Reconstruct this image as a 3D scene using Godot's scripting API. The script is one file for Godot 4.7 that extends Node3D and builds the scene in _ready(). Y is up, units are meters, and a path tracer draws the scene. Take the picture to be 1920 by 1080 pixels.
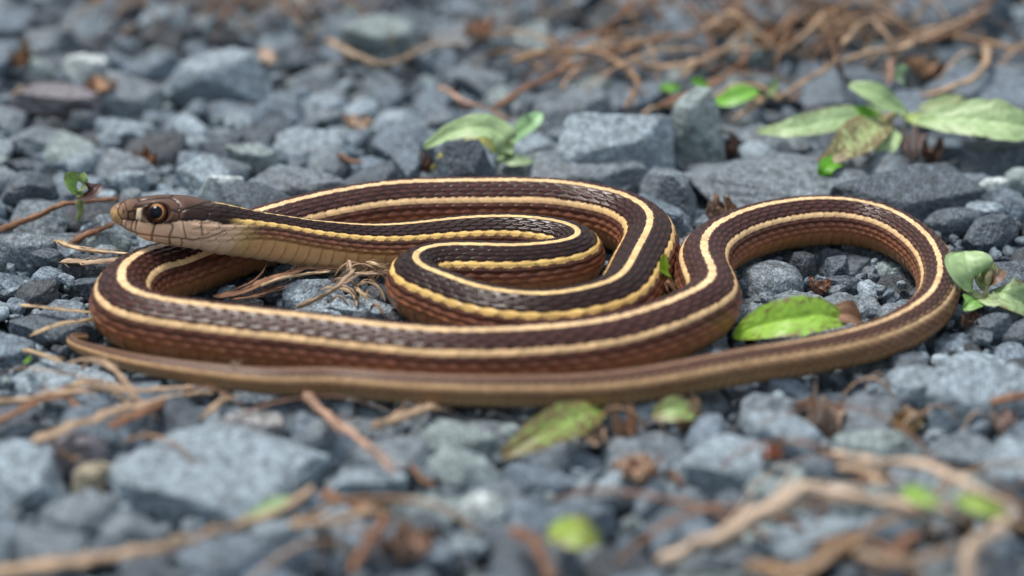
extends Node3D
# A striped snake coiled on a gravel track. Lengths in the tables are millimetres; MM turns them into metres.
const MM := 0.001
const TAU_ := PI * 2.0
const STONE_GAIN := 3.25
var rng := RandomNumberGenerator.new()
var cam: Camera3D
var used := {}
var lim := PackedFloat32Array()        # highest a stone may reach, per square millimetre
var taken := PackedByteArray()         # ground already covered by a stone
const GX0 := -170
const GZ0 := -215
const GW := 340
const GH := 350

func rgb(r: float, g: float, b: float) -> Color:
	return Color(r, g, b).linear_to_srgb()

func numbered(called: String) -> String:
	if not used.has(called):
		used[called] = 0
		return called
	used[called] += 1
	return "%s_%03d" % [called, used[called]]

func tag(o: Node, label := "", category := "", group := "", kind := "") -> void:
	if label: o.set_meta("label", label)
	if category: o.set_meta("category", category)
	if group: o.set_meta("group", group)
	if kind: o.set_meta("kind", kind)

func thing(called: String, label: String, category: String, at := Vector3.ZERO, group := "") -> Node3D:
	var o := Node3D.new()
	o.name = numbered(called)
	add_child(o, true)
	o.position = at
	tag(o, label, category, group)
	return o

func put(called: String, mesh: Mesh, m: Material, parent: Node = null) -> MeshInstance3D:
	var o := MeshInstance3D.new()
	o.name = numbered(called) if parent == null else called
	o.mesh = mesh
	o.material_override = m
	(self if parent == null else parent).add_child(o, true)
	return o

func arrays_mesh(v: PackedVector3Array, n: PackedVector3Array, c: PackedColorArray, idx: PackedInt32Array) -> ArrayMesh:
	var a := []
	a.resize(Mesh.ARRAY_MAX)
	a[Mesh.ARRAY_VERTEX] = v
	a[Mesh.ARRAY_NORMAL] = n
	if c.size(): a[Mesh.ARRAY_COLOR] = c
	a[Mesh.ARRAY_INDEX] = idx
	var m := ArrayMesh.new()
	m.add_surface_from_arrays(Mesh.PRIMITIVE_TRIANGLES, a)
	return m

# a sheet of cols x rows points -> mesh with smooth normals (outside where wanted points)
func grid_mesh(v: PackedVector3Array, c: PackedColorArray, cols: int, rows: int, wrap := false, flip := false) -> ArrayMesh:
	var n := PackedVector3Array()
	n.resize(v.size())
	for j in rows:
		var ja := maxi(j - 1, 0) * cols
		var jb := mini(j + 1, rows - 1) * cols
		for i in cols:
			var ia := (i - 1 + cols) % cols if wrap else maxi(i - 1, 0)
			var ib := (i + 1) % cols if wrap else mini(i + 1, cols - 1)
			var q := (v[j * cols + ib] - v[j * cols + ia]).cross(v[jb + i] - v[ja + i])
			n[j * cols + i] = (-q if flip else q).normalized()
	var idx := PackedInt32Array()
	var last := cols if wrap else cols - 1
	idx.resize(last * (rows - 1) * 6)
	var k := 0
	for j in rows - 1:
		for i in last:
			var a := j * cols + i
			var b := j * cols + (i + 1) % cols
			var d := a + cols
			var e := b + cols
			if flip:
				idx[k] = a; idx[k + 1] = b; idx[k + 2] = d; idx[k + 3] = b; idx[k + 4] = e; idx[k + 5] = d
			else:
				idx[k] = a; idx[k + 1] = d; idx[k + 2] = b; idx[k + 3] = b; idx[k + 4] = d; idx[k + 5] = e
			k += 6
	return arrays_mesh(v, n, c, idx)

# ---------------------------------------------------------------- materials
func noise_texture(kind: int, freq: float, oct: int, stops: Array, size := 512, sd := 1) -> NoiseTexture2D:
	var f := FastNoiseLite.new()
	f.noise_type = kind
	f.frequency = freq
	f.fractal_octaves = oct
	f.fractal_gain = 0.6
	f.seed = sd
	var t := NoiseTexture2D.new()
	t.width = size
	t.height = size
	t.seamless = true
	t.noise = f
	if stops.size():
		var g := Gradient.new()
		var offs := PackedFloat32Array()
		var cols := PackedColorArray()
		for s in stops:
			offs.append(s[0])
			cols.append(s[1])
		g.offsets = offs
		g.colors = cols
		t.color_ramp = g
	return t

func grey(v: float) -> Color: return Color(v, v, v)

var stone_mottle: Texture2D
var stone_speck: Texture2D
var stone_relief: Texture2D
var stone_mats := {}
const TONES := {
	"slate": [0.078, 0.097, 0.120, "dark slate grey"],
	"blue": [0.130, 0.166, 0.208, "blue grey"],
	"mid": [0.150, 0.178, 0.205, "mid grey"],
	"green": [0.205, 0.250, 0.260, "greenish grey"],
	"light": [0.225, 0.278, 0.325, "light grey"],
	"pale": [0.47, 0.52, 0.53, "whitish"],
	"purple": [0.185, 0.172, 0.195, "purplish grey"],
	"tan": [0.36, 0.31, 0.225, "tan"],
	"dark": [0.050, 0.058, 0.070, "blackish grey"],
	"rose": [0.25, 0.245, 0.25, "pinkish grey"],
}

func make_stone_materials() -> void:
	stone_mottle = noise_texture(FastNoiseLite.TYPE_SIMPLEX_SMOOTH, 0.012, 5, [[0.0, grey(0.50)], [0.35, grey(0.72)], [0.6, grey(0.88)], [1.0, grey(1.0)]], 512, 11)
	stone_speck = noise_texture(FastNoiseLite.TYPE_VALUE, 0.22, 2, [[0.0, grey(0.45)], [0.40, grey(0.68)], [0.58, grey(0.80)], [0.72, grey(0.93)], [0.82, grey(1.0)]], 512, 12)
	stone_relief = noise_texture(FastNoiseLite.TYPE_SIMPLEX_SMOOTH, 0.030, 6, [], 512, 13)
	for k in TONES:
		var t: Array = TONES[k]
		var m := StandardMaterial3D.new()
		m.resource_name = "stone_" + k
		m.albedo_color = rgb(t[0] * STONE_GAIN, t[1] * STONE_GAIN, t[2] * STONE_GAIN)
		m.albedo_texture = stone_mottle
		m.uv1_triplanar = true
		m.uv1_world_triplanar = true
		m.uv1_scale = Vector3(55, 55, 55)
		m.detail_enabled = true
		m.detail_blend_mode = BaseMaterial3D.BLEND_MODE_MUL
		m.detail_albedo = stone_speck
		m.detail_uv_layer = BaseMaterial3D.DETAIL_UV_2
		m.uv2_triplanar = true
		m.uv2_world_triplanar = true
		m.uv2_scale = Vector3(31, 31, 31)
		m.heightmap_enabled = true
		m.heightmap_texture = stone_relief
		m.heightmap_scale = 0.05
		m.roughness = 0.55
		m.metallic_specular = 0.45
		stone_mats[k] = m

func plain(r: float, g: float, b: float, rough := 0.8, vcol := false) -> StandardMaterial3D:
	var m := StandardMaterial3D.new()
	m.albedo_color = rgb(r, g, b)
	m.roughness = rough
	if vcol:
		m.albedo_color = Color.WHITE
		m.vertex_color_use_as_albedo = true
	return m

# ---------------------------------------------------------------- stones
var stone_shapes := []          # [mesh, fine flag] by kind
var kinds := {"slab": [], "block": [], "wedge": [], "round": []}
var pebble_shapes := []

func stone_mesh(kind: String, sd: int, n: int) -> ArrayMesh:
	var r := RandomNumberGenerator.new()
	r.seed = sd
	var planes := PackedVector3Array()
	var offs := PackedFloat32Array()
	var sharp := 16.0
	var side := 7
	if kind == "slab":
		planes.append(Vector3(r.randf_range(-0.12, 0.12), 1, r.randf_range(-0.12, 0.12)).normalized()); offs.append(0.33)
		planes.append(Vector3(r.randf_range(-0.15, 0.15), -1, r.randf_range(-0.15, 0.15)).normalized()); offs.append(0.36)
		sharp = 42.0
	elif kind == "wedge":
		planes.append(Vector3(r.randf_range(-0.75, 0.75), 1, r.randf_range(0.2, 0.8)).normalized()); offs.append(0.26)
		planes.append(Vector3(r.randf_range(-0.5, 0.5), 1, r.randf_range(-0.9, -0.4)).normalized()); offs.append(0.30)
		planes.append(Vector3(0, -1, 0)); offs.append(0.4)
		sharp = 52.0
	elif kind == "block":
		planes.append(Vector3(r.randf_range(-0.35, 0.35), 1, r.randf_range(-0.25, 0.45)).normalized()); offs.append(0.36)
		planes.append(Vector3(0, -1, 0)); offs.append(0.4)
		sharp = 44.0
	else:
		side = 10
		sharp = 11.0
		planes.append(Vector3(0, 1, 0)); offs.append(0.42)
		planes.append(Vector3(0, -1, 0)); offs.append(0.42)
	var a0 := r.randf() * TAU_
	for i in side:
		var a := a0 + (i + r.randf_range(-0.33, 0.33)) * TAU_ / side
		planes.append(Vector3(cos(a), r.randf_range(-0.45, 0.55), sin(a)).normalized())
		offs.append(r.randf_range(0.34, 0.48))
	for i in 7:
		var w := Vector3(r.randf_range(-1, 1), r.randf_range(-0.2, 1), r.randf_range(-1, 1)).normalized()
		planes.append(w)
		offs.append(r.randf_range(0.37, 0.46))
	var f := FastNoiseLite.new()
	f.seed = sd
	f.frequency = 2.6
	f.fractal_octaves = 4
	f.fractal_gain = 0.55
	var amp := 0.03 if kind == "round" else 0.032
	var st := SurfaceTool.new()
	st.begin(Mesh.PRIMITIVE_TRIANGLES)
	st.set_smooth_group(0)
	var pts := PackedVector3Array()
	var lo := Vector3(9, 9, 9)
	var hi := -lo
	for face in 6:
		for y in n + 1:
			for x in n + 1:
				var u := tan((float(x) / n * 2 - 1) * PI / 4)
				var v := tan((float(y) / n * 2 - 1) * PI / 4)
				var d: Vector3
				match face:
					0: d = Vector3(1, v, -u)
					1: d = Vector3(-1, v, u)
					2: d = Vector3(u, 1, -v)
					3: d = Vector3(u, -1, v)
					4: d = Vector3(u, v, 1)
					_: d = Vector3(-u, v, -1)
				d = d.normalized()
				var s := 0.0
				for k in planes.size():
					var q := planes[k].dot(d) / offs[k]
					if q > 0.9: s += pow(q, sharp)
				var rad := pow(maxf(s, 0.0001), -1.0 / sharp)
				rad *= 1.0 + amp * f.get_noise_3d(d.x * 1.0, d.y, d.z) * 1.6
				var p := d * rad
				lo = lo.min(p)
				hi = hi.max(p)
				pts.append(p)
	var size := hi - lo
	var mid := (hi + lo) * 0.5
	for i in pts.size():
		pts[i] = (pts[i] - mid) / size
	for face in 6:
		for y in n:
			for x in n:
				var a := face * (n + 1) * (n + 1) + y * (n + 1) + x
				for k in [a, a + n + 1, a + 1, a + 1, a + n + 1, a + n + 2]:
					st.add_vertex(pts[k].snappedf(0.00001))
	st.generate_normals()
	st.index()
	return st.commit()

func make_stone_shapes() -> void:
	for k in 6:
		kinds["slab"].append(stone_mesh("slab", 100 + k, 28))
		kinds["block"].append(stone_mesh("block", 200 + k, 28))
		kinds["wedge"].append(stone_mesh("wedge", 300 + k, 28))
	for k in 4:
		kinds["round"].append(stone_mesh("round", 400 + k, 18))
	for k in 5:
		pebble_shapes.append(stone_mesh(["block", "wedge", "slab", "block", "round"][k], 500 + k, 7))

func cell(x: float, z: float) -> int:
	var i := int(floor(x - GX0))
	var j := int(floor(z - GZ0))
	if i < 0 or j < 0 or i >= GW or j >= GH: return -1
	return j * GW + i

# share of a turned ellipse that is already covered, and the lowest limit under it
func footprint(x: float, z: float, w: float, d: float, yaw: float, mark: bool) -> Vector2:
	var c := cos(yaw)
	var s := sin(yaw)
	var reach := maxf(w, d) * 0.5
	var full := 0
	var hit := 0
	var low := 99.0
	var step := 1.0 if reach > 4.0 else 0.7
	var n := int(ceil(reach / step))
	for jj in range(-n, n + 1):
		for ii in range(-n, n + 1):
			var dx := ii * step
			var dz := jj * step
			var lx := (dx * c - dz * s) / (w * 0.5)
			var lz := (dx * s + dz * c) / (d * 0.5)
			var e := lx * lx + lz * lz
			if e > 1.0: continue
			var k := cell(x + dx, z + dz)
			if k < 0: continue
			full += 1
			if mark:
				taken[k] = 1
			else:
				hit += taken[k]
				if e < 0.8: low = minf(low, lim[k])
	return Vector2(float(hit) / maxi(full, 1), low)

func in_view(x: float, y: float, z: float, spare := 0.0) -> bool:
	var q := cam.transform.affine_inverse() * Vector3(x * MM, y * MM, z * MM)
	var t := tan(deg_to_rad(cam.fov) * 0.5)
	return absf(q.y) < -q.z * t * (1 + spare) and absf(q.x) < -q.z * t * 16.0 / 9.0 * (1 + spare)

func put_stone(mesh: Mesh, tone: String, x: float, y: float, z: float, w: float, h: float, d: float, yaw: float, tilt: Vector2, called: String) -> MeshInstance3D:
	var o := put(called, mesh, stone_mats[tone])
	var b := Basis(Vector3.UP, yaw) * Basis(Vector3.RIGHT, tilt.x) * Basis(Vector3.BACK, tilt.y)
	o.transform = Transform3D(b.scaled_local(Vector3(w, h, d) * MM), Vector3(x, y, z) * MM)
	return o
# ---------------------------------------------------------------- stems, leaves
func smooth_line(p: Array, step: float) -> PackedVector3Array:
	# p: flat x,y,z list in mm -> evenly resampled Catmull-Rom line, in mm
	var k := PackedVector3Array()
	for i in range(0, p.size(), 3):
		k.append(Vector3(p[i], p[i + 1], p[i + 2]))
	var out := PackedVector3Array()
	for i in k.size() - 1:
		var a: Vector3 = k[maxi(i - 1, 0)]
		var d: Vector3 = k[mini(i + 2, k.size() - 1)]
		var n := maxi(2, int(k[i].distance_to(k[i + 1]) / step))
		for j in n:
			out.append(k[i].cubic_interpolate(k[i + 1], a, d, float(j) / n))
	out.append(k[k.size() - 1])
	return out

# a dry stem: an uneven, ribbed, slightly kinked tube
func stem_mesh(p: Array, r: float, col: Color, sd: int, flat := 1.0, tip := 0.55, fibres := 0) -> ArrayMesh:
	var ln := smooth_line(p, maxf(0.7, r * 0.8))
	var f := FastNoiseLite.new()
	f.seed = sd
	f.frequency = 0.09
	f.fractal_octaves = 3
	var cols := 12
	var rows := ln.size()
	var v := PackedVector3Array()
	var c := PackedColorArray()
	var side := Vector3.RIGHT
	for j in rows:
		var t := (ln[mini(j + 1, rows - 1)] - ln[maxi(j - 1, 0)]).normalized()
		side = t.cross(Vector3.UP)
		if side.length() < 0.05: side = Vector3.RIGHT
		side = side.normalized()
		var up := side.cross(t).normalized()
		var q := float(j) / (rows - 1)
		var end := minf(1.0, minf(j, rows - 1 - j) * 0.5 + 0.12)
		var rr := r * lerpf(1.0, tip, q) * (1 + 0.55 * f.get_noise_2d(j * 4.0, sd) + 0.35 * maxf(0.0, f.get_noise_2d(j * 9.0, sd + 60))) * end
		var kink := Vector3(f.get_noise_2d(j * 1.6, 50), 0.6 * f.get_noise_2d(j * 1.6, 90), f.get_noise_2d(j * 1.6, 130)) * r * 0.7
		for i in cols:
			var a := TAU_ * i / cols
			var rib := 1.0 + 0.16 * sin(a * 3 + j * 0.11 + sd) + 0.40 * f.get_noise_2d(i * 11.0, j * 3.0)
			v.append((ln[j] + kink + (side * cos(a) + up * sin(a) * flat) * rr * rib) * MM)
			var sh := 1.0 + 0.8 * f.get_noise_2d(i * 13.0 + 300, j * 1.6) + 0.5 * f.get_noise_2d(q * 60, 700)
			c.append(Color(col.r * sh, col.g * sh, col.b * sh))
	var whole := grid_mesh(v, c, cols, rows, true, true)
	if fibres == 0: return whole
	# torn fibres standing off the stem
	var st := SurfaceTool.new()
	st.append_from(whole, 0, Transform3D())
	var fr := RandomNumberGenerator.new()
	fr.seed = sd
	for k in fibres:
		var at := fr.randi_range(0, maxi(rows - 6, 0))
		var run := mini(rows - 1, at + fr.randi_range(4, 14))
		var off := Vector3(fr.randf_range(-1, 1), fr.randf_range(-0.1, 0.55 * flat), fr.randf_range(-1, 1)).normalized()
		var pts := []
		for s in 4:
			var q := s / 3.0
			var o := ln[at + int((run - at) * q)] + off * r * (0.5 + fr.randf_range(1.0, 4.0) * q * q)
			pts.append_array([o.x, o.y, o.z])
		var sh := fr.randf_range(0.7, 1.4)
		st.append_from(stem_mesh(pts, r * fr.randf_range(0.12, 0.28), Color(col.r * sh, col.g * sh, col.b * sh), sd + k + 1, 0.6, 0.3, 0), 0, Transform3D())
	return st.commit()

# a leaf blade along a midrib line (flat xyz list), half width w at its widest, folded and curled
func leaf_mesh(p: Array, w: float, col: Color, sd: int, side_dir := Vector3.ZERO, fold := 0.25, brown := 0.0, ragged := 0.06, widest := 0.5) -> ArrayMesh:
	var ln := smooth_line(p, 0.5)
	var f := FastNoiseLite.new()
	f.seed = sd
	f.frequency = 0.12
	f.fractal_octaves = 3
	var cols := 19
	var rows := maxi(ln.size(), 14)
	var v := PackedVector3Array()
	var c := PackedColorArray()
	for j in rows:
		var q := float(j) / (rows - 1)
		var at := q * (ln.size() - 1)
		var k := mini(int(at), ln.size() - 2)
		var o := ln[k].lerp(ln[k + 1], at - k)
		var t := (ln[k + 1] - ln[k]).normalized()
		var side := t.cross(Vector3(side_dir.x, 1.0, side_dir.z))
		side = (side - t * side.dot(t)).normalized()
		var up := side.cross(t).normalized()
		if up.y < 0: up = -up
		var s := pow(q, log(0.5) / log(widest))
		var prof := pow(maxf(sin(PI * clampf(s * 0.97 + 0.015, 0, 1)), 0.0), 0.75)
		for i in cols:
			var x := float(i) / (cols - 1) * 2 - 1
			var rag := 1.0 + ragged * 2.0 * f.get_noise_2d(j * 1.8, signf(x) * 40)
			var ww := w * prof * rag
			var vein := absf(fposmod(q * 9.0 - absf(x) * 1.6, 1.0) - 0.5)
			var lift := fold * absf(x) * ww + w * 0.12 * f.get_noise_2d(j * 0.5, i * 0.6) - w * 0.035 * exp(-x * x / 0.006) + w * 0.02 * smoothstep(0.38, 0.5, vein)
			v.append((o + side * x * ww + up * lift) * MM)
			var sh := 1.0 + 0.35 * f.get_noise_2d(i * 4.0 + 70, j * 4.0) - 0.16 * smoothstep(0.38, 0.5, vein) + 0.25 * exp(-x * x / 0.004)
			var cc := Color(col.r * sh, col.g * sh, col.b * sh)
			if brown > 0.0:
				var b := smoothstep(0.5 - brown, 0.75 - brown * 0.9, f.get_noise_2d(i * 2.3 + 500, j * 2.3) * 0.55 + 0.45 * maxf(absf(x) * 0.8, q * q * q) + brown * 0.2)
				cc = cc.lerp(Color(0.16, 0.085, 0.045), clampf(b, 0, 1) * 0.85)
			c.append(cc)
	return grid_mesh(v, c, cols, rows)

# a shrivelled, crumpled scrap of dead leaf
func crumple_mesh(at: Vector3, w: float, h: float, d: float, yaw: float, col: Color, sd: int, curl := 1.0) -> ArrayMesh:
	var f := FastNoiseLite.new()
	f.seed = sd
	f.frequency = 0.55
	f.fractal_octaves = 3
	var n := 22
	var v := PackedVector3Array()
	var c := PackedColorArray()
	var turn := Basis(Vector3.UP, yaw)
	for j in n:
		for i in n:
			var x := float(i) / (n - 1) * 2 - 1
			var z := float(j) / (n - 1) * 2 - 1
			var edge := 1.0 + 0.28 * f.get_noise_2d(atan2(z, x) * 2.0 + 20, 3.0)
			var l := maxf(absf(x), absf(z))
			var rr := sqrt(x * x + z * z)
			var sq := l / maxf(rr, 0.001)
			var p := Vector3(x * sq * edge, 0, z * sq * edge)
			var a := p.x * 1.5 * curl
			var q := Vector3(sin(a) / (1.5 * curl), 0.9 * (1 - cos(a)) / (1.0 + curl), p.z)
			q.y += 0.55 * f.get_noise_2d(x * 2.2 + 9, z * 2.2) + 0.25 * p.z * p.z * curl
			q.x += 0.3 * f.get_noise_2d(x * 2.0 + 70, z * 2.0)
			q.z += 0.3 * f.get_noise_2d(x * 2.0 + 130, z * 2.0)
			v.append(at * MM + turn * Vector3(q.x * w * 0.5, q.y * h, q.z * d * 0.5) * MM)
			var sh := 1.0 + 0.6 * f.get_noise_2d(x * 3 + 200, z * 3)
			c.append(Color(col.r * sh, col.g * sh, col.b * sh))
	return grid_mesh(v, c, n, n)
# ---------------------------------------------------------------- the snake
var way := PackedVector3Array()      # centre line, every WAY_STEP mm
var way_r := PackedFloat32Array()
const WAY_STEP := 2.5

func way_at(s: float) -> Vector3:
	var t := clampf(s / WAY_STEP, 0.0, way.size() - 1.001)
	var i := int(t)
	return way[i].cubic_interpolate(way[i + 1], way[maxi(i - 1, 0)], way[mini(i + 2, way.size() - 1)], t - i)

func way_radius(s: float) -> float:
	var t := clampf(s / WAY_STEP, 0.0, way.size() - 1.001)
	var i := int(t)
	return lerpf(way_r[i], way_r[i + 1], t - i)

# arc length, profile x and centre y of the head drawing, half width, half height, squareness
const HEAD := [
	[0, 209, 404, 0.54, 0.43, 2],
	[0.26, 210.5, 403, 1.18, 0.94, 2.2],
	[0.79, 213.5, 401, 1.6, 1.35, 2.3],
	[1.29, 219, 400.8, 1.93, 1.72, 2.35],
	[1.91, 226, 401, 2.15, 2.07, 2.4],
	[2.73, 235, 401.7, 2.38, 2.43, 2.4],
	[4.19, 251, 403, 2.67, 2.91, 2.45],
	[6.02, 270, 406, 3.24, 3.44, 2.45],
	[7.94, 290, 409, 3.82, 3.91, 2.4],
	[10.62, 320, 412, 4.3, 4.2, 2.35],
	[13.14, 348, 415, 4.73, 4.31, 2.3],
	[15.87, 378, 420.5, 4.67, 4.16, 2.25],
	[18.85, 410, 428, 4.41, 4.25, 2.15],
	[22.22, 445, 435, 4.07, 4.17, 2.05],
	[25.17, 475, 440, 3.91, 4.06, 2],
]
# angle from the spine of each row of scales
const ROWS := [0.0, 10.5, 21.0, 31.5, 41.8, 53.0, 65.5, 77.5, 89.0, 100.0]
const LAST_ROW := 8.55
# sutures between the plates of the head, drawn on the profile
const SUTURES := [
	[245, 460, 340, 490, 420, 515, 510, 545, 640, 565, 800, 585, 1000, 600, 1060, 605],
	[375, 400, 345, 485, 345, 520], [465, 420, 428, 500, 420, 545], [530, 415, 500, 520, 505, 580],
	[650, 455, 635, 560, 630, 630], [740, 445, 790, 455, 798, 490, 778, 588, 802, 665], [925, 425, 960, 500, 1000, 595], [1100, 420, 1106, 475, 1130, 550],
	[240, 400, 310, 402, 380, 405, 460, 416, 530, 416], [235, 462, 245, 400], [420, 545, 520, 590, 640, 632, 800, 660, 950, 690],
	[930, 600, 960, 640, 940, 670], [1060, 605, 1190, 580, 1300, 520],
	[208, 300, 205, 345, 240, 400], [300, 212, 345, 290, 385, 340, 395, 395], [215, 290, 255, 240, 305, 210, 360, 190, 440, 186, 462, 168],
	[440, 186, 490, 226, 456, 288, 450, 330], [395, 330, 450, 325, 492, 318], [400, 395, 395, 330], [456, 290, 560, 265, 610, 246],
	[490, 226, 560, 200, 650, 192, 750, 188, 802, 155], [750, 188, 805, 215, 845, 270, 832, 312], [845, 302, 880, 320, 980, 298, 1050, 266, 1095, 235, 1150, 228],
	[780, 320, 850, 345, 845, 410], [850, 345, 900, 310], [1000, 295, 1090, 300, 1145, 330, 1140, 400], [1145, 330, 1290, 300], [1050, 266, 1150, 290, 1200, 250],
	[500, 290, 548, 285], [500, 300, 500, 410], [830, 425, 770, 432],
]
# lower edge of the dark cap on the profile
const CAP := [165, 395, 240, 400, 380, 404, 530, 416, 560, 432, 650, 452, 740, 444, 830, 422, 925, 422, 1100, 420, 1180, 424, 1290, 466, 1400, 462, 1500, 462, 1700, 478, 1900, 500]

func polyline(p: Array, x: float) -> float:
	for i in range(0, p.size() - 2, 2):
		if x < p[i + 2] or i + 4 >= p.size():
			return lerpf(p[i + 1], p[i + 3], clampf((x - p[i]) / (p[i + 2] - p[i]), 0.0, 1.0))
	return p[p.size() - 1]

func hrow(s: float) -> Array:
	for i in HEAD.size() - 1:
		if s <= HEAD[i + 1][0]:
			var t: float = (s - HEAD[i][0]) / (HEAD[i + 1][0] - HEAD[i][0])
			var o := []
			for k in 6:
				var a: float = HEAD[maxi(i - 1, 0)][k]
				var d: float = HEAD[mini(i + 2, HEAD.size() - 1)][k]
				o.append(lerpf(HEAD[i][k], HEAD[i + 1][k], t) if i < 3 else cubic_interpolate(HEAD[i][k], HEAD[i + 1][k], a, d, t))
			return o
	return HEAD[HEAD.size() - 1]

func row_angle(q: float) -> float:
	var i := mini(int(q), ROWS.size() - 2)
	return lerpf(ROWS[i], ROWS[i + 1], q - i)

# one repeat of the overlapping scales: one scale long, two rows wide
const TU := 40
const TV := 64
var tile_h := PackedFloat32Array()
var tile_row := PackedInt32Array()
var tile_b := PackedFloat32Array()
var tile_e := PackedFloat32Array()
var tile_a := PackedFloat32Array()

func make_tile() -> void:
	for j in TV:
		var q := float(j) / TV * 2.0
		for i in TU:
			var p := float(i) / TU
			var best := -9.0
			var br := 0
			var bb := 0.0
			var be := 0.0
			var ba := 0.0
			for k in range(-1, 4):
				var b := q - k
				if absf(b) > 0.72: continue
				for m in range(-2, 3):
					var a := p - m - (0.5 if posmod(k, 2) == 1 else 0.0)
					if a < -1.0 or a > 0.66: continue
					var wide := 0.66 * pow(maxf(1.0 - pow(maxf(a, 0.0) / 0.66, 2.2), 0.0), 0.62)
					var e := wide - absf(b)
					if e <= 0.0: continue
					var h := 0.25 + 0.75 * (a + 1.0) / 1.66 - 0.42 * pow(absf(b) / 0.66, 2.0) + 0.16 * exp(-pow(b / 0.075, 2.0)) - 0.35 * pow(clampf(1.0 - e / 0.10, 0, 1), 2.0)
					if h > best:
						best = h
						br = k
						bb = b
						ba = a
						be = minf(e, (0.66 - a) * 1.3)
			tile_h.append(best)
			tile_row.append(br)
			tile_b.append(bb)
			tile_e.append(be)
			tile_a.append(ba)

func c3(r: float, g: float, b: float) -> Color: return Color(r, g, b)

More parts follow.
